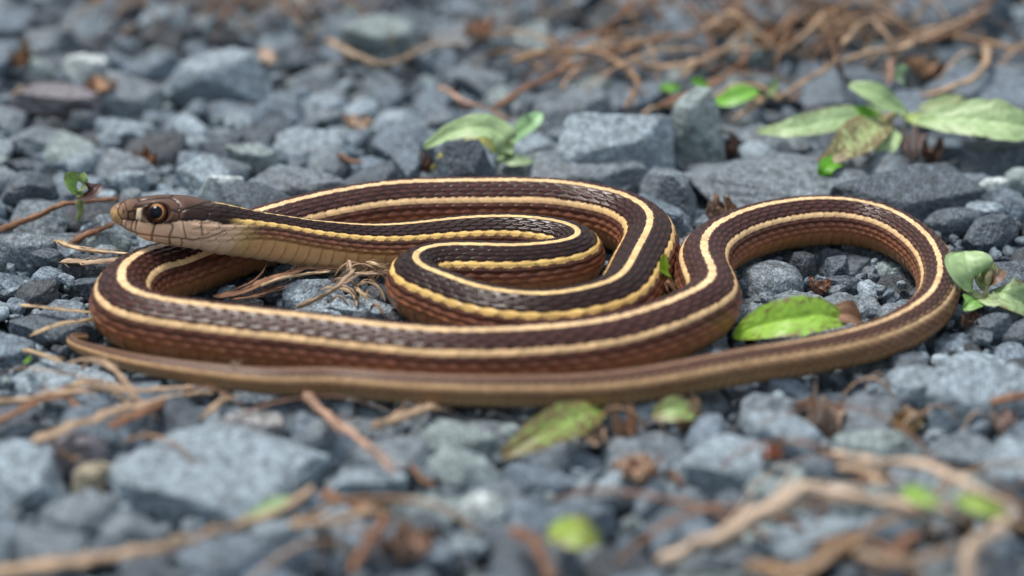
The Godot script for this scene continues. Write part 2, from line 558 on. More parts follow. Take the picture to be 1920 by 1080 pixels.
func make_snake() -> void:
	make_tile()
	var snake := thing("ribbon_snake", "striped brown and yellow snake coiled on the grey gravel", "snake")
	var total := (way.size() - 1) * WAY_STEP
	# stations
	var ss := PackedFloat32Array()
	var ph := PackedFloat32Array()
	var s := 0.0
	var phase := 0.0
	while s < total:
		ss.append(s)
		ph.append(phase)
		var unit := 0.55 * way_radius(maxf(s, 16.0))
		var ds := 0.05 if s < 1.2 else (0.13 if s < 22.0 else clampf(unit / 10.0, 0.09, 0.3))
		s += ds
		phase += ds / unit
	# columns: [row coordinate q, side] then the belly
	var qs := PackedFloat32Array()
	var per := 6
	var half := int(LAST_ROW * per)
	for i in range(-half, half + 1):
		qs.append(float(i) / per)
	var belly := 40
	var dorsal := qs.size()
	var cols := dorsal + belly
	var rows := ss.size()
	var v := PackedVector3Array()
	var col := PackedColorArray()
	v.resize(cols * rows)
	col.resize(cols * rows)
	var fn := FastNoiseLite.new()
	fn.seed = 5
	fn.frequency = 0.9
	fn.fractal_octaves = 3
	var edge_q := float(half) / per
	var eye_uv := Vector2(664, 340)
	for j in rows:
		s = ss[j]
		phase = ph[j]
		var o := way_at(s)
		var t := (way_at(s + 0.6) - way_at(maxf(s - 0.6, 0.0))).normalized()
		var side := t.cross(Vector3.UP).normalized()
		var up := side.cross(t).normalized()
		# the head is held a little tilted
		var roll := deg_to_rad(-12.0) * (1.0 - smoothstep(22.0, 70.0, s))
		var sr := sin(roll)
		var cr := cos(roll)
		var up0 := up
		up = up0 * cr + side * sr
		side = side * cr - up0 * sr
		var r := way_radius(s)
		var hw := r
		var hh := r
		var swell := fn.get_noise_2d(s * 0.035, 11.0)
		hw *= 1.0 + 0.045 * swell
		hh *= 1.0 - 0.02 * swell
		var sq := 2.0
		var px := 0.0
		var yc := 0.0
		var in_head: bool = s < HEAD[HEAD.size() - 1][0]
		if in_head:
			var h := hrow(s)
			px = h[1]; yc = h[2]; hw = h[3]; hh = h[4]; sq = h[5]
		var u := (px - 180.0) * 5.647
		var neck := 1.0 - smoothstep(40.0, 105.0, s)
		var tail := smoothstep(465.0, 560.0, s)
		var late := smoothstep(150.0, 230.0, s)
		var squeeze := lerpf(0.91, 1.0, smoothstep(36.0, 110.0, s)) + 0.36 * (1.0 - smoothstep(13.0, 29.0, s))
		var scale_on := smoothstep(13.5, 17.5, s)
		var relief := 0.068 * r
		var dark := c3(0.022, 0.0090, 0.0075).lerp(c3(0.048, 0.0185, 0.0150), late).lerp(c3(0.088, 0.044, 0.031), tail)
		var stripe := c3(0.82, 0.57, 0.27).lerp(c3(0.84, 0.58, 0.32), late).lerp(c3(0.24, 0.14, 0.085), smoothstep(500.0, 560.0, s))
		var lateral := c3(0.82, 0.54, 0.19).lerp(c3(0.84, 0.56, 0.30), late).lerp(c3(0.58, 0.37, 0.20), tail)
		var row6 := c3(0.095, 0.036, 0.025).lerp(c3(0.33, 0.195, 0.105), tail)
		var row7 := c3(0.205, 0.080, 0.048).lerp(c3(0.20, 0.112, 0.060), tail)
		var row8 := c3(0.30, 0.120, 0.060).lerp(c3(0.24, 0.140, 0.070), tail).lerp(c3(0.30, 0.15, 0.06), neck)
		var under_a := c3(0.36, 0.155, 0.068).lerp(c3(0.37, 0.225, 0.115), tail).lerp(c3(0.60, 0.35, 0.16), neck)
		var under_b := c3(0.42, 0.26, 0.11).lerp(c3(0.42, 0.275, 0.145), tail).lerp(c3(0.80, 0.57, 0.33), neck)
		var edge_angle := row_angle(edge_q) * squeeze
		var pj := int(fposmod(phase, 1.0) * TU)
		for i in cols:
			var q: float
			var deg: float
			var bel := 0.0
			if i < dorsal:
				q = qs[i]
				deg = row_angle(absf(q)) * squeeze * signf(q)
			else:
				var k := float(i - dorsal + 1) / (belly + 1)
				deg = lerpf(edge_angle, 360.0 - edge_angle, k)
				bel = 1.0 - absf(k * 2 - 1)
				q = edge_q
			var th := deg_to_rad(deg)
			var sn := sin(th)
			var cs := cos(th)
			var rad := 1.0 / pow(pow(absf(sn), sq) + pow(absf(cs), sq), 1.0 / sq) if sq > 2.01 else 1.0
			var lx := sn * hw * rad
			var ly := cs * hh * rad
			var c: Color
			var lift := 0.0
			var wob := fn.get_noise_3d(s * 0.9, deg * 0.06, 3.0)
			# the scaled body
			if i < dorsal:
				var qi := fposmod(q, 2.0)
				var at := (mini(int(qi / 2.0 * TV + 0.5), TV - 1) if qi < 1.99 else 0) * TU + pj
				var base := roundi(q - qi)
				var row := base + tile_row[at]
				var ar := absi(row)
				var b := tile_b[at] * (1.0 if row >= 0 else -1.0)
				var e := tile_e[at]
				var spine := absf(q) < lerpf(0.58, 0.66, late) + wob * 0.10 + (tile_e[at] - 0.2) * 0.22
				if spine: c = stripe
				elif ar <= 1: c = dark
				elif ar <= 4: c = dark.lerp(lateral, tail * 0.25 if ar == 4 else 0.0)
				elif ar == 5: c = lateral
				elif ar == 6: c = row6
				elif ar == 7: c = row7
				else: c = row8
				if late > 0.5:
					var off := absf(q) - 4.95 + wob * 0.12 + (e - 0.25) * (0.14 if absf(q) < 4.95 else -0.14)
					if absf(off) < 0.47: c = lateral
					elif ar == 5: c = row6.lerp(lateral, tail * 0.7) if off > 0 else dark.lerp(lateral, tail * 0.5)
				if ar == 6 and neck > 0.0: c = c.lerp(c3(0.10, 0.045, 0.03), neck)
				lift = (tile_h[at] - 0.6) * relief * (0.35 if c == stripe else (lerpf(0.7, 0.4, late) if c == lateral else (1.1 if ar > 5 else 1.0)))
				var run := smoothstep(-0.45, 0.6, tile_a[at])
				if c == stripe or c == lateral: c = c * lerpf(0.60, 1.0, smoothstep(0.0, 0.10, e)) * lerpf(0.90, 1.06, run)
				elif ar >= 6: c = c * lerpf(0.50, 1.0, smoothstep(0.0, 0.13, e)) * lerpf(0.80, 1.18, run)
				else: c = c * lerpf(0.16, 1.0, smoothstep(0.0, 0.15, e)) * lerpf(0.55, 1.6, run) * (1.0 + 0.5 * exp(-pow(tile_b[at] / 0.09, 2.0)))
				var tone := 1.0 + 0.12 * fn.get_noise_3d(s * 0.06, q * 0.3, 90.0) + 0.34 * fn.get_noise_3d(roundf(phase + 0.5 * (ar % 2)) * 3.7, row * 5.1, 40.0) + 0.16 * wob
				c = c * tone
			else:
				var fr := fposmod(phase + 0.55 * bel * bel, 1.0)
				lift = (fr - 0.5) * relief * 0.9 - relief * 0.8 * smoothstep(0.9, 1.0, fr)
				c = under_a.lerp(under_b, smoothstep(0.05, 0.75, bel))
				c = c * lerpf(1.0, 0.6, smoothstep(0.88, 0.97, fr)) * (1.0 + 0.15 * wob)
			# the plated head
			if in_head:
				var vv := ((yc - ((ly * cr - absf(lx) * sr) * 0.915 - (absf(lx) * cr + ly * sr) * 0.403) * 10.33) - 340.0) * 5.647
				if absf(deg) > 158.0 and absf(deg) < 202.0: vv = 900.0
				var cap := polyline(CAP, u) + 10.0 * wob
				var hc: Color
				if vv < cap:
					var front := 1.0 - smoothstep(190.0, 520.0, u)
					hc = c3(0.120, 0.066, 0.046).lerp(c3(0.30, 0.18, 0.11), front)
					hc = hc.lerp(c3(0.028, 0.012, 0.010), smoothstep(860.0, 960.0, u) * smoothstep(180.0, 330.0, vv))
					hc = hc.lerp(c3(0.006, 0.005, 0.006), smoothstep(cap - 45.0, cap - 15.0, vv) * smoothstep(830.0, 880.0, u))
					if u > 390 and u < 500 and vv > 315: hc = hc.lerp(c3(0.10, 0.055, 0.032), 0.75)
				else:
					hc = c3(0.86, 0.575, 0.40)
					if vv < 470 and u > 378 and u < 535: hc = hc.lerp(c3(0.13, 0.06, 0.035), (1.0 - smoothstep(cap, cap + 55.0, vv)) * 0.9)
					hc = hc.lerp(c3(0.85, 0.62, 0.44), smoothstep(560.0, 650.0, vv))
					hc = hc.lerp(c3(0.62, 0.43, 0.19), smoothstep(1280.0, 1560.0, u))
				if u < 260: hc = hc.lerp(c3(0.55, 0.33, 0.15), (1.0 - smoothstep(200.0, 262.0, u)) * smoothstep(265.0, 330.0, vv))
				hc = hc.lerp(c3(0.68, 0.54, 0.38), smoothstep(498.0, 510.0, u - (vv - 350.0) * 0.06) * (1.0 - smoothstep(548.0, 560.0, u)) * smoothstep(284.0, 300.0, vv) * (1.0 - smoothstep(404.0, 420.0, vv)))
				var to_spot := Vector2((u - 488) / 22.0, (vv - 340) / 30.0).length()
				hc = hc.lerp(c3(0.02, 0.012, 0.01), 1.0 - smoothstep(0.7, 1.1, to_spot))
				var groove := 99.0
				var hp := Vector2(u, vv)
				if s < 22.0 and vv < 720:
					for line in SUTURES:
						if u < line[0] - 90 and u < line[line.size() - 2] - 90: continue
						for k in range(0, line.size() - 2, 2):
							var pa := Vector2(line[k], line[k + 1])
							var pb := Vector2(line[k + 2], line[k + 3])
							groove = minf(groove, Geometry2D.get_closest_point_to_segment(hp, pa, pb).distance_to(hp))
				var g := 1.0 - smoothstep(3.0, 12.5, groove)
				hc = hc * lerpf(1.0, 0.22, g)
				hc = hc * (1.0 + 0.14 * wob)
				var hl := -0.16 * (1.0 - smoothstep(0.0, 16.0, groove))
				# nostril and eye socket
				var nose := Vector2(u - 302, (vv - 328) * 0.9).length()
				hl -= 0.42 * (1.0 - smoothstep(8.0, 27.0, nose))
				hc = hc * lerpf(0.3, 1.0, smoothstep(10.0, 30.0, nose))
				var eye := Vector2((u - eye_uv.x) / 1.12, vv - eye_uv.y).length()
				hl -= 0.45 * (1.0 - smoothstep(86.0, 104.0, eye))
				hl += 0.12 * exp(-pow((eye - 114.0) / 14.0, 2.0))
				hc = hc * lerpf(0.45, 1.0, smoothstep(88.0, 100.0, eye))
				var swap := smoothstep(0.35, 0.65, scale_on)
				if vv < cap: swap = smoothstep(1120.0, 1260.0, u + 0.35 * (vv - 300.0))
				elif bel <= 0.0: swap = smoothstep(1010.0, 1060.0, u)
				else: swap = smoothstep(950.0, 1100.0, u)
				# cheek scales keep the pale colour of the lips
				var body_c := c
				if vv >= cap and u < 1720:
					var pale := 1.0 - smoothstep(1380.0, 1720.0, u)
					var line_dark := c.get_luminance()
					var e2 := 1.0
					if i < dorsal:
						var qi2 := fposmod(q, 2.0)
						e2 = tile_e[(mini(int(qi2 / 2.0 * TV + 0.5), TV - 1) if qi2 < 1.99 else 0) * TU + pj]
					body_c = body_c.lerp(hc * lerpf(0.18, 1.0, smoothstep(0.0, 0.19, e2)), pale)
				elif vv < cap and u < 1500 and i < dorsal:
					var keep := 1.0 - smoothstep(1280.0, 1500.0, u)
					body_c = body_c.lerp(dark * (0.9 + 0.3 * wob), keep * (1.0 if absf(q) > 0.9 or u < 1090 else 0.0))
				c = hc.lerp(body_c, swap)
				lift = lerpf(hl, lift, swap)
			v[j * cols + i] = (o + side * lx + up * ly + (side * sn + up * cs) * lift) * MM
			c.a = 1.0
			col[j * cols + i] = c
	# close both ends
	for i in cols:
		v[i] = way_at(0.0) * MM
		v[(rows - 1) * cols + i] = way_at(total) * MM
	var skin := plain(1, 1, 1, 0.27, true)
	skin.metallic_specular = 0.36
	skin.resource_name = "snake_skin"
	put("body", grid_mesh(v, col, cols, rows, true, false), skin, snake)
	# the two eyes
	for sd in [1, -1]:
		eye_at(snake, sd)

func eye_at(snake: Node3D, sd: int) -> void:
	var s := 8.621
	var h := hrow(s)
	var o := way_at(s)
	var t := (way_at(s + 0.6) - way_at(s - 0.6)).normalized()
	var side := t.cross(Vector3.UP).normalized() * sd
	var up := side.cross(t).normalized()
	if up.y < 0: up = -up
	var near := 1.0 if sd > 0 else -1.0
	var roll := deg_to_rad(-12.0) * near
	var up0 := up
	up = up0 * cos(roll) + side * sin(roll)
	side = side * cos(roll) - up0 * sin(roll)
	var th := deg_to_rad(65.7)
	var rad := 1.0 / pow(pow(sin(th), h[5]) + pow(cos(th), h[5]), 1.0 / h[5])
	var out := (side * sin(th) + up * cos(th)).normalized()
	var at: Vector3 = o + side * sin(th) * h[3] * rad + up * cos(th) * h[4] * rad
	var big := 2.0
	var centre: Vector3 = at - out * 1.22
	# gaze: a little forward (towards the snout) of straight out
	var look := (out - t * 0.10).normalized()
	var ux := (t - look * t.dot(look)).normalized()
	var uy := look.cross(ux).normalized()
	if uy.y < 0: uy = -uy
	var v := PackedVector3Array()
	var c := PackedColorArray()
	var cols := 56
	var rows := 48
	var f := FastNoiseLite.new()
	f.frequency = 0.5
	for j in rows:
		var a := PI * 0.62 * pow(float(j) / (rows - 1), 1.0)
		for i in cols:
			var b := TAU_ * i / cols
			var d := look * cos(a) + (ux * cos(b) + uy * sin(b)) * sin(a)
			v.append((centre + d * big) * MM)
			var rr := sin(a) * big if a < PI / 2 else big
			# pupil pushed a little forward and up, thin gold ring, brown iris with a lighter top
			var p := Vector2(sin(a) * cos(b), sin(a) * sin(b)) * big
			var dist := (p - Vector2(-0.05, 0.02)).length()
			var iris := c3(0.13, 0.040, 0.016)
			var top := smoothstep(0.5, 1.3, p.y) * (1.0 - smoothstep(0.2, 1.2, p.x))
			iris = iris.lerp(c3(0.34, 0.17, 0.085), top * 0.7)
			iris = iris * (1.0 + 0.5 * f.get_noise_2d(b * 8.0, dist * 3.0))
			iris = iris.lerp(c3(0.010, 0.006, 0.006), smoothstep(0.1, 0.9, -p.x - 0.3 * p.y) * 0.85)
			var ring := exp(-pow((dist - 1.20) / 0.07, 2.0)) * smoothstep(-0.9, 0.5, p.x + p.y * 0.5)
			iris = iris.lerp(c3(0.75, 0.42, 0.14), ring)
			iris = iris.lerp(c3(0.012, 0.007, 0.006), smoothstep(1.5, 1.72, dist))
			c.append(c3(0.003, 0.003, 0.004) if dist < 1.12 else iris)
	var m := plain(1, 1, 1, 0.12, true)
	m.resource_name = "snake_eye"
	m.metallic_specular = 0.2
	m.clearcoat_enabled = true
	m.clearcoat = 0.3
	m.clearcoat_roughness = 0.03
	var mesh := grid_mesh(v, c, cols, rows, true, (ux.cross(uy)).dot(look) > 0)
	put("eye", mesh, m, snake)
# ---------------------------------------------------------------- the scene
const WAY := [
	-67.32, 14.4, 2.03, 0.45,
	-65.34, 14.3, 1.23, 2.34,
	-62.88, 14.18, 1.58, 3.12,
	-60.47, 14.07, 2.25, 3.8,
	-58.01, 13.76, 2.21, 4.16,
	-55.59, 13.31, 1.81, 4.36,
	-53.14, 12.86, 1.78, 4.29,
	-50.77, 12.17, 1.54, 4.26,
	-48.5, 11.33, 0.93, 4.25,
	-46.29, 10.49, 0.11, 4.14,
	-44.11, 9.67, -0.79, 4.04,
	-41.91, 8.88, -1.68, 4.03,
	-39.69, 8.11, -2.53, 4.05,
	-37.46, 7.35, -3.35, 4.07,
	-35.18, 6.63, -4.09, 4.11,
	-32.85, 6.02, -4.75, 4.14,
	-30.48, 5.49, -5.32, 4.18,
	-28.07, 5.06, -5.81, 4.22,
	-25.63, 4.73, -6.22, 4.26,
	-23.17, 4.52, -6.6, 4.3,
	-20.7, 4.43, -6.99, 4.35,
	-18.24, 4.41, -7.43, 4.39,
	-15.8, 4.43, -7.96, 4.43,
	-13.37, 4.47, -8.53, 4.47,
	-10.92, 4.52, -9.03, 4.52,
	-8.45, 4.57, -9.41, 4.58,
	-5.97, 4.61, -9.67, 4.62,
	-3.48, 4.63, -9.8, 4.63,
	-0.99, 4.65, -9.74, 4.65,
	1.48, 4.67, -9.41, 4.67,
	3.9, 4.69, -8.81, 4.7,
	6.26, 4.7, -8.02, 4.7,
	8.47, 4.7, -6.93, 4.7,
	10.27, 4.7, -5.36, 4.7,
	11.22, 4.7, -3.31, 4.7,
	10.87, 4.71, -1.17, 4.7,
	9.38, 4.74, 0.59, 4.75,
	7.27, 4.78, 1.8, 4.78,
	4.93, 4.81, 2.64, 4.81,
	2.52, 4.85, 3.28, 4.85,
	0.07, 4.9, 3.7, 4.9,
	-2.42, 4.95, 3.85, 4.95,
	-4.92, 4.99, 3.82, 5,
	-7.41, 5, 3.76, 5.01,
	-9.9, 5, 3.8, 5,
	-12.31, 5, 4.22, 5,
	-14.38, 5.01, 5.33, 5,
	-15.71, 5.03, 7.19, 5.04,
	-16.01, 5.05, 9.47, 5.05,
	-15.34, 5.07, 11.76, 5.07,
	-13.98, 5.09, 13.77, 5.1,
	-12.19, 5.1, 15.47, 5.1,
	-10.33, 5.11, 17.12, 5.11,
	-8.5, 5.13, 18.82, 5.13,
	-6.56, 5.15, 20.37, 5.15,
	-4.44, 5.17, 21.69, 5.17,
	-2.19, 5.19, 22.74, 5.19,
	0.18, 5.2, 23.49, 5.2,
	2.62, 5.2, 23.93, 5.2,
	5.1, 5.2, 24.05, 5.2,
	7.54, 5.21, 23.74, 5.21,
	9.92, 5.24, 23.03, 5.24,
	12.23, 5.27, 22.1, 5.27,
	14.4, 5.29, 20.92, 5.3,
	16.25, 5.3, 19.32, 5.3,
	17.7, 5.3, 17.34, 5.3,
	18.76, 5.3, 15.1, 5.3,
	19.5, 5.3, 12.73, 5.3,
	20.13, 5.3, 10.31, 5.3,
	20.74, 5.3, 7.88, 5.3,
	21.36, 5.3, 5.46, 5.3,
	22.02, 5.3, 3.05, 5.3,
	22.65, 5.3, 0.63, 5.3,
	23.19, 5.3, -1.81, 5.3,
	23.58, 5.3, -4.27, 5.3,
	23.67, 5.3, -6.75, 5.3,
	23.37, 5.3, -9.2, 5.3,
	22.63, 5.3, -11.56, 5.3,
	21.51, 5.3, -13.76, 5.3,
	20.03, 5.3, -15.75, 5.3,
	18.23, 5.3, -17.43, 5.3,
	16.16, 5.3, -18.8, 5.3,
	13.95, 5.3, -19.96, 5.3,
	11.67, 5.3, -20.98, 5.3,
	9.32, 5.3, -21.78, 5.3,
	6.88, 5.3, -22.3, 5.3,
	4.41, 5.3, -22.64, 5.3,
	1.92, 5.3, -22.9, 5.3,
	-0.57, 5.3, -23.06, 5.3,
	-3.07, 5.3, -23.09, 5.3,
	-5.56, 5.3, -23.04, 5.3,
	-8.06, 5.3, -22.94, 5.3,
	-10.56, 5.3, -22.83, 5.3,
	-13.06, 5.29, -22.71, 5.3,
	-15.54, 5.3, -22.5, 5.3,
	-18, 5.34, -22.1, 5.3,
	-20.43, 5.4, -21.5, 5.3,
	-22.82, 5.46, -20.79, 5.3,
	-25.2, 5.47, -20.02, 5.3,
	-27.57, 5.42, -19.22, 5.3,
	-29.9, 5.34, -18.34, 5.3,
	-32.19, 5.26, -17.35, 5.3,
	-34.44, 5.18, -16.26, 5.3,
	-36.67, 5.06, -15.13, 5.3,
	-38.91, 4.86, -14.05, 5.3,
	-41.16, 4.59, -13.01, 5.3,
	-43.41, 4.26, -11.97, 5.3,
	-45.64, 3.87, -10.91, 5.3,
	-47.83, 3.47, -9.77, 5.3,
	-49.88, 3.17, -8.43, 5.3,
	-51.75, 3.06, -6.79, 5.3,
	-53.48, 3.06, -5, 5.3,
	-55.22, 3.08, -3.21, 5.3,
	-56.99, 3.07, -1.45, 5.3,
	-58.69, 3.15, 0.37, 5.3,
	-60.19, 3.42, 2.32, 5.3,
	-61.44, 3.81, 4.44, 5.3,
	-62.42, 4.18, 6.7, 5.3,
	-63.13, 4.54, 9.05, 5.3,
	-63.58, 4.9, 11.48, 5.3,
	-63.82, 5.18, 13.94, 5.3,
	-63.84, 5.3, 16.41, 5.3,
	-63.45, 5.3, 18.84, 5.3,
	-62.55, 5.3, 21.12, 5.3,
	-61.13, 5.3, 23.12, 5.3,
	-59.29, 5.3, 24.74, 5.3,
	-57.14, 5.3, 25.97, 5.3,
	-54.84, 5.3, 26.92, 5.3,
	-52.47, 5.3, 27.72, 5.3,
	-50.08, 5.3, 28.43, 5.3,
	-47.67, 5.3, 29.09, 5.3,
	-45.25, 5.3, 29.73, 5.3,
	-42.83, 5.3, 30.36, 5.3,
	-40.41, 5.3, 30.99, 5.3,
	-37.99, 5.3, 31.61, 5.3,
	-35.57, 5.3, 32.22, 5.3,
	-33.14, 5.3, 32.82, 5.3,
	-30.71, 5.3, 33.42, 5.3,
	-28.29, 5.3, 34.02, 5.3,
	-25.87, 5.3, 34.65, 5.3,
	-23.45, 5.3, 35.3, 5.3,
	-21.04, 5.3, 35.94, 5.3,
	-18.62, 5.3, 36.57, 5.3,
	-16.19, 5.3, 37.15, 5.3,
	-13.74, 5.3, 37.62, 5.3,
	-11.26, 5.3, 37.93, 5.3,
	-8.77, 5.3, 38.07, 5.3,
	-6.27, 5.3, 38.07, 5.3,
	-3.77, 5.3, 37.97, 5.3,
	-1.28, 5.3, 37.77, 5.3,
	1.2, 5.3, 37.48, 5.3,
	3.67, 5.3, 37.1, 5.3,
	6.13, 5.3, 36.67, 5.3,
	8.58, 5.3, 36.15, 5.3,
	10.99, 5.3, 35.51, 5.3,
	13.34, 5.29, 34.69, 5.29,
	15.61, 5.27, 33.66, 5.27,
	17.8, 5.25, 32.45, 5.25,
	19.89, 5.23, 31.09, 5.23,
	21.92, 5.21, 29.63, 5.21,
	23.87, 5.2, 28.08, 5.2,
	25.73, 5.18, 26.41, 5.2,
	27.46, 5.15, 24.61, 5.15,
	29.11, 5.11, 22.74, 5.1,
	30.69, 5.1, 20.82, 5.1,
	31.97, 5.07, 18.72, 5.09,
	32.72, 5.03, 16.4, 5.02,
	32.92, 5, 13.94, 5,
	32.76, 4.98, 11.46, 4.99,
	32.5, 4.95, 8.98, 4.95,
	32.3, 4.91, 6.49, 4.9,
	32.3, 4.9, 4, 4.9,
	32.58, 4.89, 1.52, 4.9,
	33.12, 4.86, -0.9, 4.86,
	33.94, 4.82, -3.25, 4.82,
	35.06, 4.79, -5.46, 4.78,
	36.48, 4.76, -7.51, 4.76,
	38.07, 4.74, -9.43, 4.74,
	39.78, 4.72, -11.25, 4.72,
	41.62, 4.68, -12.93, 4.69,
	43.59, 4.64, -14.45, 4.64,
	45.69, 4.6, -15.79, 4.59,
	47.91, 4.55, -16.92, 4.55,
	50.23, 4.51, -17.83, 4.51,
	52.63, 4.47, -18.5, 4.47,
	55.09, 4.42, -18.89, 4.42,
	57.57, 4.37, -18.95, 4.37,
	60.01, 4.32, -18.61, 4.32,
	62.34, 4.26, -17.81, 4.26,
	64.46, 4.21, -16.55, 4.21,
	66.29, 4.15, -14.9, 4.15,
	67.83, 4.09, -12.96, 4.09,
	69.09, 4.03, -10.82, 4.03,
	70.1, 3.98, -8.54, 3.98,
	70.89, 3.93, -6.18, 3.93,
	71.48, 3.87, -3.76, 3.87,
	71.86, 3.81, -1.29, 3.81,
	72.03, 3.75, 1.19, 3.75,
	72.01, 3.7, 3.69, 3.7,
	71.79, 3.66, 6.17, 3.66,
	71.41, 3.61, 8.64, 3.61,
	70.83, 3.56, 11.06, 3.56,
	70.02, 3.52, 13.42, 3.52,
	69, 3.48, 15.69, 3.48,
	67.73, 3.44, 17.83, 3.44,
	66.25, 3.39, 19.83, 3.4,
	64.61, 3.37, 21.72, 3.37,
	62.9, 3.39, 23.54, 3.33,
	61.13, 3.45, 25.3, 3.29,
	59.25, 3.53, 26.93, 3.26,
	57.24, 3.6, 28.4, 3.22,
	55.12, 3.67, 29.73, 3.17,
	52.96, 3.75, 30.98, 3.13,
	50.78, 3.85, 32.2, 3.09,
	48.58, 3.98, 33.38, 3.05,
	46.35, 4.13, 34.51, 3.02,
	44.09, 4.26, 35.56, 2.99,
	41.8, 4.37, 36.54, 2.96,
	39.48, 4.48, 37.48, 2.93,
	37.17, 4.57, 38.43, 2.91,
	34.88, 4.65, 39.42, 2.88,
	32.59, 4.71, 40.42, 2.85,
	30.29, 4.76, 41.42, 2.83,
	27.99, 4.79, 42.38, 2.8,
	25.67, 4.81, 43.31, 2.77,
	23.33, 4.81, 44.2, 2.74,
	20.97, 4.8, 45.01, 2.72,
	18.58, 4.8, 45.73, 2.69,
	16.16, 4.8, 46.34, 2.66,
	13.71, 4.8, 46.85, 2.63,
	11.24, 4.8, 47.22, 2.6,
	8.75, 4.8, 47.44, 2.57,
	6.26, 4.8, 47.55, 2.53,
	3.76, 4.8, 47.58, 2.5,
	1.26, 4.79, 47.59, 2.48,
	-1.24, 4.78, 47.54, 2.47,
	-3.74, 4.76, 47.44, 2.46,
	-6.23, 4.72, 47.26, 2.44,
	-8.72, 4.68, 47.01, 2.43,
	-11.2, 4.63, 46.71, 2.41,
	-13.68, 4.6, 46.38, 2.4,
	-16.15, 4.58, 46.04, 2.38,
	-18.62, 4.57, 45.65, 2.37,
	-21.07, 4.55, 45.17, 2.35,
	-23.5, 4.51, 44.57, 2.31,
	-25.92, 4.47, 44, 2.27,
	-28.38, 4.43, 43.67, 2.23,
	-30.88, 4.41, 43.58, 2.2,
	-33.37, 4.38, 43.57, 2.17,
	-35.87, 4.34, 43.45, 2.13,
	-38.33, 4.28, 43.12, 2.09,
	-40.76, 4.19, 42.55, 2.03,
	-43.14, 4.09, 41.81, 1.97,
	-45.49, 3.98, 40.97, 1.91,
	-47.82, 3.87, 40.08, 1.84,
	-50.15, 3.76, 39.17, 1.78,
	-52.47, 3.65, 38.25, 1.71,
	-54.77, 3.55, 37.28, 1.65,
	-57.05, 3.44, 36.25, 1.58,
	-59.28, 3.32, 35.13, 1.51,
	-61.44, 3.19, 33.88, 1.44,
	-63.52, 3.04, 32.51, 1.36,
	-65.54, 2.89, 31.04, 1.27,
	-67.5, 2.72, 29.5, 1.16,
	-69.36, 2.55, 27.84, 1.03,
	-70.89, 2.37, 25.89, 0.93,
	-71.02, 2.02, 23.55, 0.81,
	-69.14, 1.53, 22.15, 0.56,
]
